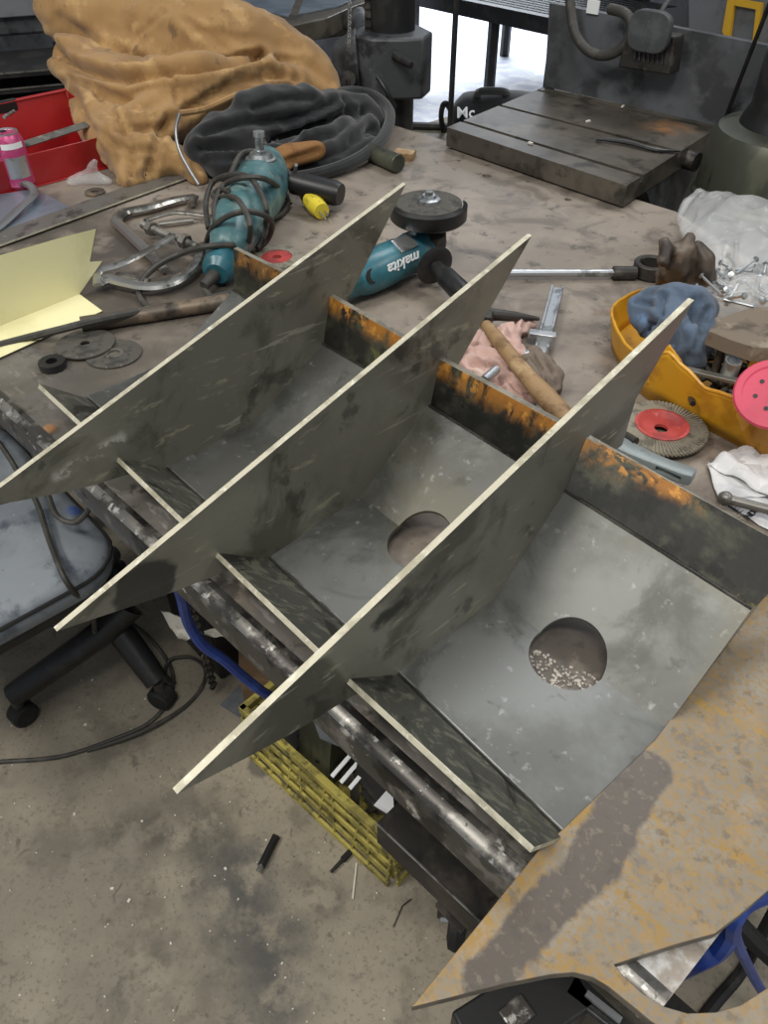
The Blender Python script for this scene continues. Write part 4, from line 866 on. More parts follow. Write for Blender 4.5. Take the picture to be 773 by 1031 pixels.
# leather gloves
gl_ = thing('work_glove', 'worn brown leather work glove standing crumpled behind the blue rag', 'glove', tuple(T(690, 290, .0)))
soft('glove_body', [B_([(672, 283, .07, .022), (678, 270, .10, .026), (684, 256, .125, .022)]), B_([(668, 262, .13, .011), (670, 250, .14, .012), (669, 244, .145, .010)]),
     B_([(684, 262, .12, .014), (690, 248, .14, .012), (694, 240, .15, .010)]), B_([(690, 285, .07, .02), (694, 268, .10, .013), (696, 250, .14, .009)])], M['glove'], .0045, 3, folds=[((.2, .3, .9), 120, .0016)], parent=gl_)
g3 = thing('work_glove', 'darker brown leather glove lying right of the upright glove, by the bag of screws', 'glove', tuple(T(705, 290, .0)))
soft('glove_body', [B_([(700, 290, .06, .02), (708, 275, .09, .02), (710, 262, .11, .017), (702, 247, .13, .010)]), B_([(712, 292, .06, .018), (714, 275, .09, .012)])], M['glove'], .0045, 3, folds=[((.2, .9, .3), 90, .0016)], parent=g3)
# bag of screws
bgo = soft('screw_bag', [B_([(700, 215, .03, .035), (715, 220, .05, .055), (740, 232, .06, .065), (775, 248, .06, .065)]), B_([(703, 206, .06, .018), (703, 194, .085, .007)]), B_([(690, 222, .04, .02), (697, 235, .03, .02)]),
     B_([(718, 245, .045, .055), (735, 262, .05, .06), (770, 275, .05, .06), (800, 280, .04, .05)]), B_([(708, 262, .03, .03), (710, 288, .05, .03), (718, 304, .05, .03), (745, 304, .055, .045), (785, 304, .05, .045)])],
     M['plastic'], .008, 2, folds=[((.7, .6, .2), 45, .005), ((-.5, .8, .3), 60, .003)], floor=TZ+.001, wr=(.007, 20))
tag(bgo, 'clear plastic bag of zinc screws at the back right corner of the bench', 'bag')
random.seed(5)
sproto = None
for i in range(46):
    x, y = random.uniform(716, 776), random.uniform(262, 304); h = random.uniform(.05, .08); q = T(x, y, h)
    if sproto is None:
        sproto = MB().cyl(q, q+Vector((0, 0, .045)), .0022, 8).lathe([(0, 0), (.0055, 0), (.0045, .003), (0, .0035)], q+Vector((0, 0, .045)), (0, 0, 1), 8).build('zinc_screw', M['white'] if False else M['silver'], org=q)
        s_ = sproto
    else: s_ = sproto.copy(); C.objects.link(s_)
    place(s_, q, (random.uniform(.9, 1.6), random.uniform(-.3, .3), random.random()*6.28))
    tag(s_, 'zinc screw inside the clear plastic bag', 'screw', 'screws in the plastic bag')
# ---------------------------------------------------------------- ring-ended handle, F clamp, hammer, rag
rg = thing('ring_end_handle', 'long steel handle with a round ring head lying across the bench behind the fins', 'die stock', tuple(T(590, 275)))
a_, b_ = T(500, 275, .012), T(620, 275, .012); c_ = T(654, 276, .003)
MB().lathe([(0, 0), (.0068, 0), (.0068, (b_-a_).length*.98), (0, (b_-a_).length*.98)], a_, b_-a_, 16).build('handle_bar', M['silver'], rg)
MB().ring(c_, .033, .022, .024, n=36).build('ring_head', M['darksteel'], rg, bevel=.002)
MB().cyl(T(617, 275, .012), T(640, 275, .012), .0125, 14).build('socket_neck', M['darksteel'], rg)
fcx = thing('bar_clamp', 'aluminium bar clamp standing past the hammer handle, beside the pink rag', 'clamp', tuple(T(550, 330)))
a_, b_ = T(561, 291, .012), T(545, 352, .012)
dcl = (b_-a_).normalized(); scl = Vector((-dcl.y, dcl.x, 0))
MB().bar(a_, b_, .022, .006).bar(a_+scl*.009+tz*.004, b_+scl*.009+tz*.004, .004, .006).bar(a_-scl*.009+tz*.004, b_-scl*.009+tz*.004, .004, .006).build('slotted_bar', M['silver'], fcx, bevel=.0006)
MB().bar(b_-dcl*.022+scl*.019+tz*.008, b_-dcl*.022-scl*.025+tz*.008, .016, .02).build('sliding_jaw', M['alu'], fcx, bevel=.001)
MB().tube([b_, b_+dcl*.014, b_+dcl*.02-scl*.012, b_+dcl*.018-scl*.03], .011, 8, k=3, flat=.6).build('foot', M['silver'], fcx)
hm_ = thing('hammer', 'wooden handled hammer lying on the pink rag behind the second tray', 'hammer', tuple(T(520, 360)))
hp = [(489, 327, .038), (498, 338, .042), (512, 356, .046), (530, 378, .046), (552, 402, .040), (578, 430, .030)]
MB().tube([T(*q) for q in hp], [.010, .012, .0125, .0135, .0165, .014], 16, k=5, flat=.8).build('handle', M['wood'], hm_)
MB().tube([T(484, 318, .034), T(490, 317, .036), T(500, 317, .036), T(520, 319, .034), T(543, 321, .03)], [.010, .012, .0095, .008, .003], 12).build('head', M['darksteel'], hm_)
MB().box(T(490, 321, .036), (.02, .022, .02), rz=.6).build('eye', M['darksteel'], hm_, bevel=.003)
tag(soft('pink_rag', [B_([(478, 345, .012, .018), (495, 350, .015, .026), (510, 340, .015, .02), (525, 328, .015, .014), (533, 326, .018, .010)]), B_([(478, 362, .012, .022), (497, 372, .015, .03), (515, 380, .015, .026), (528, 395, .012, .02)]), B_([(512, 352, .012, .02), (522, 360, .01, .016)]), B_([(475, 372, .012, .02), (500, 390, .01, .022), (520, 400, .01, .018)])],
     M['pinkrag'], .004, 2, wr=(.008, 34), floor=TZ+.0008, val=[([(478, 350), (500, 356), (516, 372)], .006, 3), ([(500, 332), (512, 345), (530, 352)], .006, 2.5), ([(474, 366), (495, 372), (506, 392)], .006, 3), ([(518, 322), (524, 340)], .005, 2), ([(490, 386), (512, 384), (532, 398)], .006, 3), ([(528, 324), (526, 336), (534, 342)], .005, 2)]), 'pink shop rag crumpled under the hammer handle', 'rag')
tag(soft('grey_glove', [B_([(536, 355, .012, .012), (545, 366, .014, .016), (556, 380, .014, .018), (556, 392, .012, .014)]), B_([(530, 365, .012, .014), (540, 385, .012, .018)])], M['greyglove'], .004, 2, floor=TZ+.0008, wr=(.004, 40), val=[([(536, 360), (546, 376), (548, 392)], .006, 2), ([(544, 358), (554, 372), (558, 390)], .006, 2)]), 'grey-brown suede glove to the right of the hammer handle', 'glove')
tag(MB().lathe([(0, 0), (.007, 0), (.007, .035), (0, .035)], T(487, 383, .045), T(502, 370, .045)-T(487, 383, .045), 14).build('bright_pin', M['silver']), 'short bright steel pin lying on the pink rag', 'pin')
# ---------------------------------------------------------------- right drill press: table, backplate, motor, column
dp = thing('milling_table', 'black slotted machine table with tall grey backplate, behind the bench', 'machine', (-.42, 1.33, 0))
f0, f1, f2, f3 = T(450, 128, .05), T(631, 187, .05), T(726, 126, .05), T(546, 88, .05)
tb = MB().prism([f0, f1, f2, f3], (0, 0, -.045)).build('slotted_table', M['machineplate'], dp, sm=False)
cs = []
for t in (.14, .52, .93):
    a_ = f0.lerp(f3, t); b_ = f1.lerp(f2, t); e_ = (b_-a_).normalized(); cs.append(MB().bar(a_-e_*.02, b_+e_*.02, .014, .024).build('c', M['black']))
cut(tb, cs)
MB().box(((f0.x+f1.x)/2, (f0.y+f3.y)/2+.06, .43), (.34, .30, .80)).build('pedestal', M['machine'], dp, bevel=.01)
MB().prism([f1+Vector((-.02, .12, -.045)), f2+Vector((-.02, 0, -.045)), f2+Vector((-.02, 0, -.22)), f1+Vector((-.02, .25, -.2))], (-.03, 0, 0)).build('side_bracket', M['machine'], dp)
MB().cyl(f1.lerp(f2, .62)+Vector((.0, 0, -.03)), f1.lerp(f2, .62)+Vector((.03, .0, -.03)), .022, 16).build('clamp_bolt', M['darksteel'], dp)
A_, B2 = T(548, 87, .05), T(738, 130, .05)
n_ = Vector((-(B2-A_).y, (B2-A_).x, 0)).normalized()
top_l, top_r = wallp(553, 3, A_, B2), wallp(768, 45, A_, B2)
rr = B2+(B2-A_)*.35; top_rr = top_l+(top_r-top_l)*1.3
bpl = MB().prism([A_, rr, Vector((rr.x, rr.y, top_rr.z)), top_l], n_*.02).build('backplate', M['backplate'], dp, sm=False)
W_ = lambda x, y, o=.0: wallp(x, y, A_-n_*o, B2-n_*o)
mo = MB().prism([W_(632, 47, .10), W_(690, 60, .10), W_(678, 72, .10), W_(632, 64, .10)], n_*.10)
mo = MB().prism([W_(640, 30, .02), W_(690, 33, .02), W_(684, 72, .02), W_(632, 64, .02)], -n_*.05).build('motor_box', M['darksteel'], dp, bevel=.004)
md2 = []
b_ = MB()
for k_ in range(9): b_.bar(W_(640+k_*4.6, 47+k_*.8, .072), W_(639+k_*4.6, 60+k_*.8, .072), .003, .004, upv=n_)
b_.build('cooling_rib', M['machine'], mo)
cx_ = W_(656, 31, .075); ex = (B2-A_).normalized(); lidp = []
for j in range(28):
    a = 2*PI*j/28; cx2 = abs(math.cos(a))**.6*(1 if math.cos(a) > 0 else -1); sx2 = abs(math.sin(a))**.6*(1 if math.sin(a) > 0 else -1); lidp.append(cx_+ex*cx2*.055+tz*sx2*.045)
MB().prism(lidp, -n_*.018).build('round_cover', M['machine'], mo, bevel=.003)
MB().tube([W_(668, 20, .05), W_(664, 14, .05), W_(676, -5, .05)], .006, 8).build('cable_gland', M['silver'], mo)
cdt = MB().tube([W_(573, -12, .03), W_(575, 14, .04), W_(580, 36, .05), W_(592, 51, .055), W_(608, 56, .06), W_(624, 50, .06), W_(634, 36, .06), W_(635, 22, .055), (W_(628, 13, .05)), W_(614, 9, .04)], .0125, 12, k=6).build('flexible_conduit', M['cable'], dp)
MB().box(W_(597, 7, .004), (.035, .004, .03), rz=math.atan2(ex.y, ex.x)).build('white_sticker', M['white'], dp)
rod_a, rod_b = T(727, 130, .05), up(778, -5, T(727, 130, .05))
tag(MB().tube([up(727, 128, f2), up(745, 80, f2+Vector((0, -.1, 0))), up(778, -5, f2+Vector((0, -.2, 0)))], .005, 8).build('black_rod', M['black']), 'thin black rod slanting up from the right end of the machine table', 'rod')
# small things on the machine table
tag(MB().tube([T(600, 140, .056), T(630, 143, .058), T(660, 151, .056), T(684, 152, .054)], [.003, .006, .005, .002], 8, k=4).build('steel_scriber', M['black']), 'slim dark steel tool lying on the slotted machine table', 'tool')
chp = MB()
for x, y in ((627, 107), (658, 151), (666, 152), (592, 122), (534, 144)): q = T(x, y, .053); chp.box(q, (.012, .006, .004), rz=x)
tag(chp.build('swarf_chips', M['chips'], sm=False), 'small pale chips scattered on the slotted machine table', 'chips', kind='stuff')
co_ = thing('machine_column', 'oily green round machine column with black shaft at the right edge', 'machine column', (-.03, 1.52, 0))
q = Vector((.045, 1.43, 0))
MB().lathe([(0, 0), (.172, 0), (.172, .82), (.178, .83), (.178, .838), (.172, .845), (.168, .95), (.155, .975), (.12, .985), (0, .985)], q, (0, 0, 1), 48).build('column_base', M['olive'], co_)
MB().lathe([(0, .985), (.115, .985), (.11, 1.0), (.10, 1.02), (.10, 2.2), (0, 2.2)], q, (0, 0, 1), 40).build('column_shaft', M['black'], co_)
# ---------------------------------------------------------------- left drill press
ld_ = thing('drill_press', 'dark drill press with toothed column and clamping head, behind the jacket', 'drill press', (-1.02, 1.27, 0))
q = Vector((-1.088, 1.294, 0))
MB().lathe([(0, .0), (.20, 0), (.20, .04), (.09, .07), (.066, .09), (.066, 2.3), (0, 2.3)], q, (0, 0, 1), 36).build('column', M['black'], ld_)
dcm = Vector((CAM.x-q.x, CAM.y-q.y, 0)).normalized(); scm = Vector((-dcm.y, dcm.x, 0))   # scm points to the right as seen from the bench
lft = q-scm*.066+dcm*.02
rk = MB().box(lft+Vector((0, 0, 1.5)), (.018, .02, 1.1), rz=math.atan2(scm.y, scm.x))
for k_ in range(46): rk.box(lft+dcm*.012+Vector((0, 0, 1.02+k_*.022)), (.018, .010, .011), rz=math.atan2(scm.y, scm.x))
rk.build('toothed_rack', M['darksteel'], ld_, sm=False)
ocm = []
for a_, r_ in ((-100, .10), (-60, .125), (-25, .125), (12, .12), (40, .14), (75, .12), (130, .10), (200, .10)):
    a = math.radians(a_); ocm.append(q+dcm*math.cos(a)*r_+scm*math.sin(a)*r_)
MB().prism([p_+Vector((0, 0, .87)) for p_ in ocm], (0, 0, .155)).build('clamping_head', M['machine'], ld_, bevel=.008)
MB().prism([q-scm*.085+dcm*.10+Vector((0, 0, .85)), q-scm*.17+dcm*.06+Vector((0, 0, .87)), q-scm*.17+dcm*.04+Vector((0, 0, .98)), q-scm*.10+dcm*.09+Vector((0, 0, 1.03))], dcm*-.10).build('side_lug', M['machine'], ld_, bevel=.008)
MB().tube([up(380, 78, q+dcm*.13), up(389, 92, q+dcm*.15), up(396, 108, q+dcm*.14)], [.007, .006, .011], 10, k=3).build('lock_handle', M['black'], ld_)
MB().tube([up(398, 56, q+dcm*.12), up(414, 66, q+dcm*.17)], [.014, .009], 10).build('lock_handle', M['black'], ld_)
MB().cyl(up(350, 80, q+dcm*.10), up(350, 80, q+dcm*.14), .022, 16).build('pinion_shaft', M['darksteel'], ld_)
MB().tube([up(350, 80, q+dcm*.14), up(352, 102, q+dcm*.15)], .006, 8).build('crank_arm', M['darksteel'], ld_)
rt = [(200, 4), (214, 13), (255, 21), (292, 26), (330, 18), (352, 8), (374, 0), (400, -12), (380, -30), (300, -38), (220, -30), (190, -10)]
tbl = MB().prism([T(x, y, .08) for x, y in rt], (0, 0, -.06)).build('work_table', M['machineplate'], ld_, bevel=.004, sm=False)
MB().tube([T(292, 30, .03), T(360, 20, .03), q+Vector((0, 0, .9))], .045, 12).build('table_arm', M['machine'], ld_)
MB().cyl(T(292, 0, .03)*1.0-Vector((0, 0, .85)), T(292, 0, .03), .06, 16).build('table_post', M['machine'], ld_)
for pp, lb in (([(222, 4), (290, 16), (297, 0), (262, -16), (232, -10)], 'pale grey steel sheet on the round machine table, left one'), ([(300, 14), (340, 6), (362, -4), (330, -14), (306, -2)], 'pale grey steel sheet on the round machine table, right one')):
    sheet('steel_sheet', lb, pp, .086, .005, M['bluesheet'], 'sheet metal')
# chain hanging by the press
chn = MB(); c0 = up(352, -10, q+dcm*.25); c1 = up(351, 45, q+dcm*.22)
for k_ in range(18):
    a = c0.lerp(c1, k_/17); chn.ring(a, .006, .004, .0018, axis=(1, 0, 0) if k_ % 2 else (0, 1, 0), n=8)
tag(chn.build('hanging_chain', M['silver']), 'thin chain hanging in front of the drill press table', 'chain')
# ---------------------------------------------------------------- left background: machine and slatted rack
q = Vector((-2.25, .80, 0)); dcm = Vector((CAM.x-q.x, CAM.y-q.y, 0)).normalized(); scm = Vector((-dcm.y, dcm.x, 0)); rz_ = math.atan2(scm.y, scm.x)
zt = up(20, 52, q).z
cab = thing('grey_machine_cabinet', 'dark grey machine cabinet with flat panel at the top left corner', 'machine', tuple(q-dcm*.4))
MB().box((q.x-dcm.x*.5, q.y-dcm.y*.5, (zt+.5)/1), (1.0, .5, .98), rz=rz_).build('cabinet_body', M['machine'], cab, bevel=.01)
MB().box((q.x-dcm.x*.24, q.y-dcm.y*.24, zt+.42), (.8, .02, .7), rz=rz_).build('front_panel', M['greypanel'], cab, bevel=.004)
MB().box((q.x-dcm.x*.5, q.y-dcm.y*.5, .3), (.9, .45, .6), rz=rz_).build('plinth', M['black'], cab, bevel=.01)
rk_ = thing('slatted_rack', 'black rack of slatted shelves left of the jacket, behind the red toolbox', 'rack', tuple(q))
for y_ in (57, 72, 86, 100, 118):
    z_ = up(20, y_, q).z; MB().box((q.x, q.y, z_-.01), (.9, .34, .012), rz=rz_).build('shelf', M['black'], rk_, bevel=.002)
    MB().bar(q-scm*.45+dcm*.172+Vector((0, 0, z_)), q+scm*.45+dcm*.172+Vector((0, 0, z_)), .004, .004).build('shelf_edge', M['dullsteel'], rk_)
for s_ in (-.45, .0, .45):
    for t_2 in (-.16, .16): MB().box((q.x+scm.x*s_+dcm.x*t_2, q.y+scm.y*s_+dcm.y*t_2, zt/2), (.02, .02, zt), rz=rz_).build('post', M['black'], rk_)
# ---------------------------------------------------------------- far background
struct(MB().box((-.1, 5.25, 2.0), (6.4, .1, 4.0)).build('wall_back', M['backplate'], sm=False))
def WB(x, y): return hit(x, y, (0, 5.18, 0), (0, 1, 0))
pn = MB().prism([WB(695, -60), WB(790, -60), WB(790, 60), WB(695, 40)], (0, -.02, 0)).build('wall_panel', M['greypanel'], sm=False); tag(pn, 'grey panel on the far wall carrying the yellow frame, top right', 'panel')
yf = MB(); P4 = [WB(738, -4), WB(772, 2), WB(766, 40), WB(732, 30)]; I4 = [WB(744, 4), WB(766, 8), WB(761, 52), WB(738, 44)]
for i in (0, 1, 3):
    j = (i+1) % 4; yf.prism([P4[i], P4[j], I4[j], I4[i]], (0, -.03, 0))
yo = yf.build('yellow_barrier', M['yellowpaint'], sm=False); yo.location.y -= .035
tag(yo, 'yellow painted rectangular guard on the far grey panel', 'barrier')
rk2 = thing('mesh_topped_stand', 'black steel stand with expanded mesh top on the bright floor, top centre', 'stand', tuple(F(492, 92)))
qp = F(492, 92); ua_, ub_ = up(425, -4, qp), up(556, 26, qp)
hdz = up(497, 10, qp).z
e0 = up(430, 0, qp); 
MB().cyl(qp, Vector((qp.x, qp.y, hdz)), .038, 6).build('leg', M['black'], rk2, sm=False)
bd = Vector((1.0, -.25, 0)).normalized(); pb = Vector((qp.x, qp.y, hdz+.02))
# beam runs so that it falls to the right in the photograph
bl, brr = up(424, -3, qp+Vector((-.0, .0, 0))), up(558, 27, qp-_f*.0)
def onz(px, py, z): return F(px, py, z)
bz = hdz
b0, b1 = onz(424, -2, bz), onz(560, 27, bz)
MB().bar(b0, b1, .06, .09).build('angle_beam', M['black'], rk2)
bk_ = Vector((-(b1-b0).y, (b1-b0).x, 0)).normalized()*.9
if bk_.dot(_f) < 0: bk_ = -bk_
ms = MB()
for k_ in range(44):
    t = k_/43; a = b0.lerp(b1, t)+Vector((0, 0, .03)); ms.bar(a, a+bk_+(b1-b0)*.18, .012, .006); ms.bar(a+(b1-b0)*.18, a+bk_, .012, .006)
ms.build('expanded_mesh', M['black'], rk2, sm=False)
MB().bar(b0+bk_, b1+bk_, .06, .08).build('angle_beam', M['black'], rk2)
for e_ in (b0+bk_, b1+bk_, b1): MB().cyl(Vector((e_.x, e_.y, 0)), e_, .038, 6).build('leg', M['black'], rk2, sm=False)
bgk = thing('black_duffel', 'dark grey padded bag with pale lettering on the far floor behind the machine table', 'bag', tuple(F(490, 128)))
Fq = lambda L: [(F(x, y, h), r_) for x, y, h, r_ in L]
bb = soft('bag_body', [Fq([(474, 118, .16, .13), (495, 118, .16, .15), (520, 120, .16, .15), (550, 125, .16, .15)]), Fq([(472, 104, .22, .07), (500, 104, .22, .07), (540, 106, .22, .07)])], M['lining'], .03, 3, parent=bgk, floor=.004)
MB().tube([F(480, 96, .28), F(484, 92, .32), F(505, 92, .32), F(512, 95, .28)], .02, 8, k=3).build('handle', M['lining'], bgk)
tpos = F(486, 114, .17)-ray(486, 114)*.16; up_n = -ray(483, 113)
text('Mc Hert', .085, tpos, frame3(_r, _u*.9+up_n*.0), M['white'], bgk, ext=.004)
tag(MB().tube([F(447, 133, .0), F(444, 118, .1), F(446, 106, .2), F(450, 105, .2), F(455, 115, .1), F(457, 128, .02)], .016, 8, k=5).build('looped_hose', M['black']), 'black hose loop standing on the far floor left of the padded bag', 'hose')
tag(MB().tube([F(405, 126, .02), F(430, 127, .02), F(460, 128, .02), F(490, 130, .02)], .022, 8, k=3).build('floor_hose', M['cable']), 'thick grey hose lying along the bright far floor', 'hose')
vr = T(427, 134, 0); vb = Vector((vr.x-.02, vr.y+.12, 0)); tag(MB().tube([Vector((vb.x, vb.y, 0)), Vector((vb.x, vb.y, 1.0)), Vector((vb.x, vb.y, 2.2))], .0075, 8).build('upright_pole', M['black']), 'thin black upright pole between the drill press and the bright floor', 'pole')
# ---------------------------------------------------------------- stool at the left below the bench
st = thing('shop_stool', 'grey vinyl shop stool with caster legs in front of the bench, left edge', 'stool', (-.55, -.33, 0))
sp_ = []
x0, x1, y0, y1, R_ = -.86, -.262, -.62, -.125, .09
for cx3, cy3, a0_ in ((x1-R_, y1-R_, 0), (x0+R_, y1-R_, 90), (x0+R_, y0+R_, 180), (x1-R_, y0+R_, 270)):
    for k_ in range(7): a = math.radians(a0_+k_*15); sp_.append(Vector((cx3+R_*math.cos(a), cy3+R_*math.sin(a), 0)))
cs_ = Vector(((x0+x1)/2, (y0+y1)/2, 0)); rows = []
for s_, z_ in ((.02, .515), (.6, .514), (.9, .510), (.97, .505), (1.0, .492), (1.0, .470), (.985, .455)): rows.append([cs_+(p_-cs_)*s_+tz*z_ for p_ in sp_]+[cs_+(sp_[0]-cs_)*s_+tz*z_])
MB().grid(rows).build('seat_cushion', M['seat'], st, ang=60)
MB().tube([cs_+(p_-cs_)*1.0+tz*.492 for p_ in sp_], .004, 6, closed=True).build('seat_piping', M['blackrub'], st)
MB().prism([cs_+(p_-cs_)*.97+tz*.43 for p_ in sp_], (0, 0, .03)).build('seat_pan', M['black'], st)
hub = Vector((-.50, -.22, 0))
MB().cyl(hub+tz*.2, hub+tz*.44, .028, 16).build('gas_column', M['black'], st)
fx = [F(13, 700, .095), F(158, 686, .085), Vector((-.85, -.45, .09)), Vector((-.72, -.02, .09))]
for i, e_ in enumerate(fx):
    s0_ = hub+tz*.23
    if i == 0: s0_ = F(130, 612, .24)
    if i == 1: s0_ = F(100, 612, .22)
    lg = MB().tube([hub+tz*.24, s0_, e_], [.034, .032, .026], 14, k=3).build('leg', M['black'], st)
    d_ = (e_-hub); d_.z = 0; d_.normalize(); sd_ = Vector((-d_.y, d_.x, 0)); wc = Vector((e_.x, e_.y, .029))
    cst = MB().lathe([(0, -.02), (.024, -.02), (.029, -.015), (.029, .015), (.024, .02), (0, .02)], wc, sd_, 20).build('caster', M['blackrub'], lg)
    MB().cyl(wc+tz*.02, e_+tz*.0, .012, 10).build('caster_stem', M['cable'], cst)
# cables at the stool
def cable(label, L, r_, mtl=None, name='cable', k=6, fn=F):
    o = MB().tube([fn(*q) for q in L], r_, 8, k=k).build(name, mtl or M['cable']); tag(o, label, 'cable' if 'hose' not in name else 'hose'); return o
cable('dark cable curving over the floor from the left edge to beside the stool leg', [(-60, 772, .006), (0, 767, .006), (60, 762, .006), (110, 746, .006), (150, 728, .006), (170, 704, .006), (174, 680, .006), (165, 660, .01), (148, 640, .05), (120, 618, .12), (100, 605, .2)], .0048)
cable('second dark cable bending on the floor toward the space below the bench', [(88, 756, .006), (130, 742, .018), (160, 728, .018), (188, 710, .006), (204, 690, .006), (206, 672, .006), (192, 662, .006), (172, 664, .012), (166, 678, .006), (176, 688, .006)], .0045)
cable('black cable hanging from the bench across the grey stool seat', [(-20, 425, .60), (0, 447, .58), (20, 478, .56), (36, 504, .54), (50, 545, .53), (64, 580, .53), (78, 600, .47), (92, 612, .36), (96, 640, .2)], .0052)
cable('black cable looping down from below the first fin over the stool', [(14, 420, .80), (28, 440, .72), (40, 474, .62), (49, 500, .57), (58, 520, .56), (76, 526, .56), (90, 512, .58), (96, 496, .62), (90, 478, .68)], .0052)
# ---------------------------------------------------------------- below the bench
bt = thing('black_parts_bin', 'black plastic bin below the bench beside the blue hose', 'bin', (-.35, .1, 0))
bx = [Vector((-.46, .0, 0)), Vector((-.27, .0, 0)), Vector((-.27, .30, 0)), Vector((-.46, .30, 0))]
for i in range(4):
    a_, b_ = bx[i], bx[(i+1) % 4]; MB().bar(a_+tz*.14, b_+tz*.14, .008, .27, upv=(0, 0, 1)).build('side_panel', M['black'], bt, bevel=.002)
MB().prism([p_+tz*.24 for p_ in bx], (0, 0, .012)).build('lid_panel', M['black'], bt, bevel=.002)
crumple('dirty_document', 'dirty printed sheet curled on the black bin below the bench, behind the hose', [(205, 640, -.575), (258, 615, -.585), (290, 640, -.585), (240, 650, -.58)], 0, .02, M['dirtypaper'], seed=3)
crumple('dirty_document', 'smaller dirty printed sheet sticking out left of the blue hose below the bench', [(163, 622, -.54), (186, 628, -.55), (215, 648, -.56), (180, 645, -.56)], 0, .02, M['dirtypaper'], seed=6)
cable('blue air hose hanging below the bench behind the nearest fin', [(178, 585, .76), (183, 602, .70), (190, 628, .62), (205, 650, .56), (225, 664, .52), (248, 684, .46), (270, 700, .40), (300, 715, .3), (330, 705, .2)], .0085, M['blue'], 'blue_air_hose')
cbx = MB().prism([F(240, 640, .10), F(272, 632, .10), F(300, 655, .10), F(290, 690, .10), F(240, 680, .10)], (0, 0, -.098)).build('cardboard_box', M['cardboard'], bevel=.002, sm=False); tag(cbx, 'crushed brown cardboard box on the floor below the bench', 'box')
tag(MB().prism([F(222, 710, .004), F(260, 672, .004), F(300, 690, .004), F(268, 740, .004)], (0, 0, .004)).build('grey_floor_pad', M['bluesheet'] if False else M['greypanel'], sm=False), 'flat grey pad on the floor at the left end of the yellow crate', 'pad')
ch_ = MB(); c0, c1 = F(190, 600, .5), F(214, 690, .05)
for k_ in range(26):
    a = c0.lerp(c1, k_/25); ch_.ring(a, .011, .007, .004, axis=(1, .3, 0) if k_ % 2 else (.3, 1, 0), n=10)
tag(ch_.build('dark_chain', M['darksteel']), 'dark chain hanging beside the blue hose below the bench', 'chain')
# crate
cg = thing('yellow_crate', 'dirty yellow plastic crate full of scrap on the floor below the bench', 'crate', (.1, .1, 0))
cA, cB_ = F(243, 712, .15), F(395, 849, .15); cA.z = cB_.z = 0
ce = (cB_-cA).normalized(); cn_ = Vector((-ce.y, ce.x, 0)); cw = .30
CQ = [cA, cB_, cB_+cn_*cw, cA+cn_*cw]
for i in range(4):
    a_, b_ = CQ[i], CQ[(i+1) % 4]; m_ = MB(); e_ = (b_-a_).normalized(); inw = Vector((-e_.y, e_.x, 0)); L = (b_-a_).length
    a2, b2 = a_+inw*.012, b_+inw*.012; oz = lambda z_: inw*(-.010-(.142-z_)*.13)+Vector((0, 0, z_))
    for z_, hh_, th_ in ((.010, .018, .006), (.042, .018, .005), (.073, .018, .005), (.104, .016, .005), (.142, .020, .014)): m_.bar(a2+oz(z_)-e_*.004, b2+oz(z_)+e_*.004, th_, hh_)
    nst = max(3, int(L/.045))
    for k_ in range(nst+1):
        t = k_/nst; p_ = a2.lerp(b2, t); d2 = e_*(.014 if k_ % 2 else -.014) if 0 < k_ < nst else Vector((0, 0, 0))
        m_.bar(p_+oz(.01), p_+d2+oz(.14), .004, .006, upv=inw)
    m_.build('lattice_side', M['yelcrate'], cg, sm=False, bevel=.001)
MB().prism([p_+tz*.004 for p_ in CQ], tz*.004).build('bottom_panel', M['yelcrate'], cg, sm=False)
def inC(u_, v_, z_): return cA+ce*u_+cn_*v_+tz*z_
def bit(name, label, pts, off, mtl, cat): tag(MB().prism(pts, off).build(name, mtl, sm=False, bevel=.0005), label, cat)
bit('grey_scrap_bracket', 'grey steel bracket standing in the left half of the yellow crate', [inC(.10, .05, .02), inC(.20, .04, .02), inC(.20, .06, .17), inC(.10, .07, .17)], cn_*.05, M['olive'], 'bracket')
bit('dark_steel_offcut', 'dark steel plate offcut leaning in the right half of the yellow crate', [F(361, 764, .20), F(392, 790, .20), F(382, 811, .165), F(356, 783, .165)], tz*.004, M['dark'], 'plate')
bit('dark_channel_offcut', 'dark folded steel offcut lying beside the white card in the crate', [F(362, 800, .10), F(392, 826, .10), F(404, 812, .13), F(374, 786, .13)], tz*.004, M['darksteel'], 'plate')
bit('white_card', 'pointed white card sticking up at the right end of the yellow crate', [F(376, 811, .172), F(395, 789, .22), F(397, 824, .172)], tz*.001, M['paper'], 'card')
bit('blue_grey_box', 'blue-grey metal box at the left end of the yellow crate', [inC(.02, .03, .02), inC(.09, .03, .02), inC(.09, .12, .02), inC(.02, .12, .02)], tz*.11, M['greypanel'], 'box')
bit('grey_folded_sheet', 'grey folded sheet at the back left of the yellow crate', [F(314, 722, .24), F(336, 714, .24), F(362, 742, .22), F(346, 754, .20), F(322, 744, .20)], tz*.004, M['greypanel'], 'sheet metal')
for k_, lb in enumerate(('white steel slat in the middle of the crate, nearest of the three', 'white steel slat in the middle of the crate, between two others', 'white steel slat in the middle of the crate, farthest of the three')):
    a_, b_ = F(334+k_*9, 782+k_*6, .165), F(360+k_*8, 752+k_*7, .19)
    tag(MB().bar(a_, b_, .008, .003).build('metal_lath', M['white']), lb, 'slat', 'white slats in the yellow crate')
random.seed(2); fs2 = MB()
for i in range(45):
    q = inC(random.uniform(.06, (cB_-cA).length-.06), random.uniform(.05, .25), random.uniform(.02, .07)); a = random.random()*PI; L = random.uniform(.015, .05)
    fs2.bar(q-Vector((math.cos(a), math.sin(a), 0))*L, q+Vector((math.cos(a), math.sin(a), .2))*L, random.uniform(.006, .03), .004)
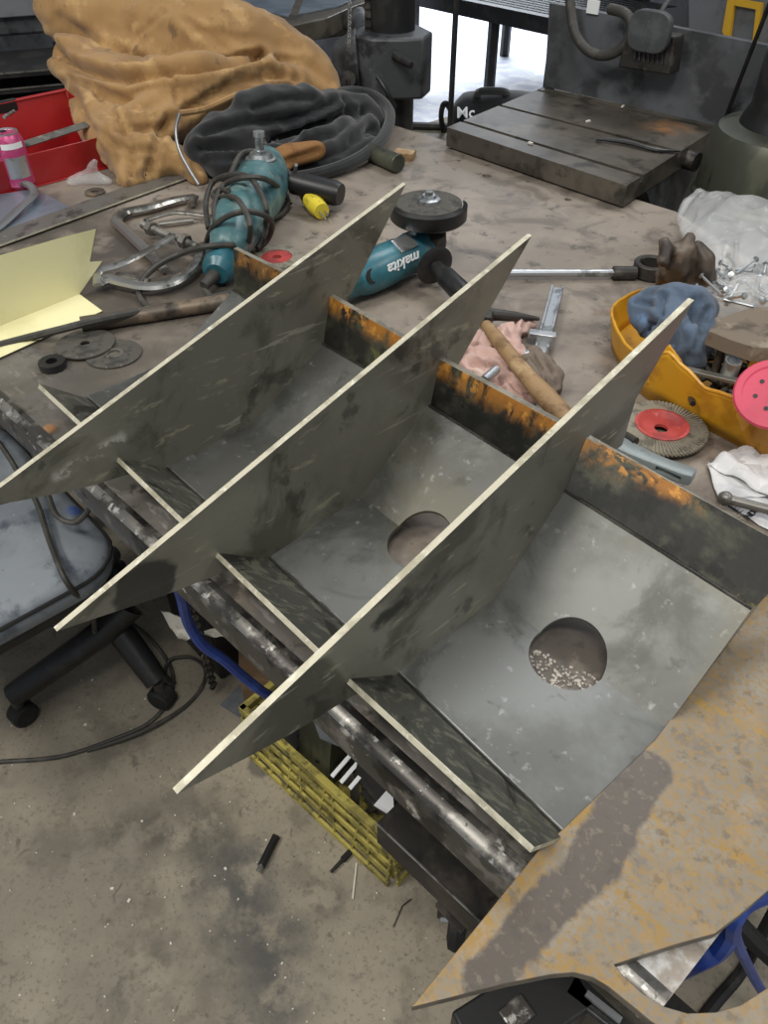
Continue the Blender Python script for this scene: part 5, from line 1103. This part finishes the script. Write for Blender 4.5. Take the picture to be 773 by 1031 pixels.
tag(fs2.build('crate_scrap', M['dark'], sm=False), 'dark steel scraps heaped in the bottom of the yellow crate', 'scraps', kind='stuff')
# ---------------------------------------------------------------- things on the floor
mk = thing('grease_marker', 'black marker with pale tip on the floor, left one of the two', 'marker', tuple(F(268, 860)))
MB().cyl(F(278, 842, .008), F(263, 872, .008), .008, 12).build('barrel', M['black'], mk); MB().cyl(F(263, 872, .008), F(260, 878, .008), .0055, 12).build('tip', M['alu'], mk)
mk = thing('black_drill_bit', 'black tapered steel bit on the floor, between the marker and the crate', 'drill bit', tuple(F(347, 862)))
MB().lathe([(0, 0), (.003, 0), (.004, .03), (.0065, .032), (.0065, .058), (.004, .06), (0, .06)], F(333, 878, .007), F(361, 849, .007)-F(333, 878, .007), 10).build('bit_body', M['black'], mk)
tag(MB().cyl(F(359, 869, .003), F(355, 905, .003), .0018, 8).build('pale_welding_rod', M['chips']), 'thin pale welding rod on the floor below the black bit', 'rod')
tag(MB().tube([F(414, 905, .003), F(405, 912, .003), F(396, 933, .003)], .0012, 6).build('bent_wire', M['darksteel']), 'thin bent dark wire on the floor right of the pale rod', 'wire')
random.seed(21); cp = MB()
spots = [(227, 875), (113, 895), (130, 907), (240, 905), (268, 846), (284, 970), (172, 950), (20, 1002), (93, 685), (82, 685), (146, 704), (86, 730), (75, 820), (143, 827)]
spots += [(random.uniform(0, 430), random.uniform(700, 1031)) for i in range(120)]
for i, (x, y) in enumerate(spots):
    q = F(x, y); s_ = random.uniform(.0015, .0034) if i < 14 else random.uniform(.0006, .0016); cp.box(q+tz*s_*.4, (s_*2, s_*1.4, s_*.8), rz=i)
tag(cp.build('floor_chips', M['chips'], sm=False), 'tiny pale chips scattered over the concrete floor', 'chips', kind='stuff')
# ---------------------------------------------------------------- lower right corner under the arched plate
cable('thick blue hose curving below the corner of the bench, lower right', [(810, 890, .70), (756, 905, .72), (738, 925, .70), (735, 940, .66), (722, 958, .62), (700, 970, .60), (670, 985, .5), (640, 1000, .4)], .010, M['blue'], 'blue_air_hose')
cable('thinner blue hose falling beside the thick one at the bench corner', [(742, 915, .72), (738, 930, .66), (742, 950, .56), (754, 975, .40), (765, 995, .3), (790, 1030, .05)], .007, M['blue'], 'blue_air_hose')
cable('black cable crossing the floor at the lower right corner', [(800, 880, .3), (770, 935, .12), (745, 980, .02), (720, 1010, .012), (690, 1050, .012)], .010, M['blackrub'], 'black_cable')
cable('dull black pipe below the blue hoses at the right edge', [(738, 925, .22), (760, 948, .20), (790, 975, .18)], .016, M['blackrub'], 'black_pipe', k=1)
vg = thing('bench_vise_bracket', 'black steel bracket with bright worn corner below the arched plate', 'bracket', tuple(F(560, 1010, .5)))
va, vb_ = F(500, 1020, .60), F(590, 985, .60)
MB().bar(F(470, 1060, .66), F(578, 988, .66), .06, .05).build('bracket_arm', M['black'], vg, bevel=.003)
MB().bar(F(575, 985, .66), F(640, 1035, .66), .05, .05).build('bracket_arm', M['black'], vg, bevel=.003)
MB().bar(F(508, 1030, .687), F(532, 1010, .687), .022, .004).build('worn_pad', M['lipworn'], vg, bevel=.002)
MB().bar(F(590, 1000, .69), F(625, 1028, .69), .006, .004).build('bright_edge', M['silver'], vg)
for q in (F(480, 1052, .64),): MB().box((q.x, q.y, .32), (.03, .03, .64)).build('bracket_leg', M['black'], vg)
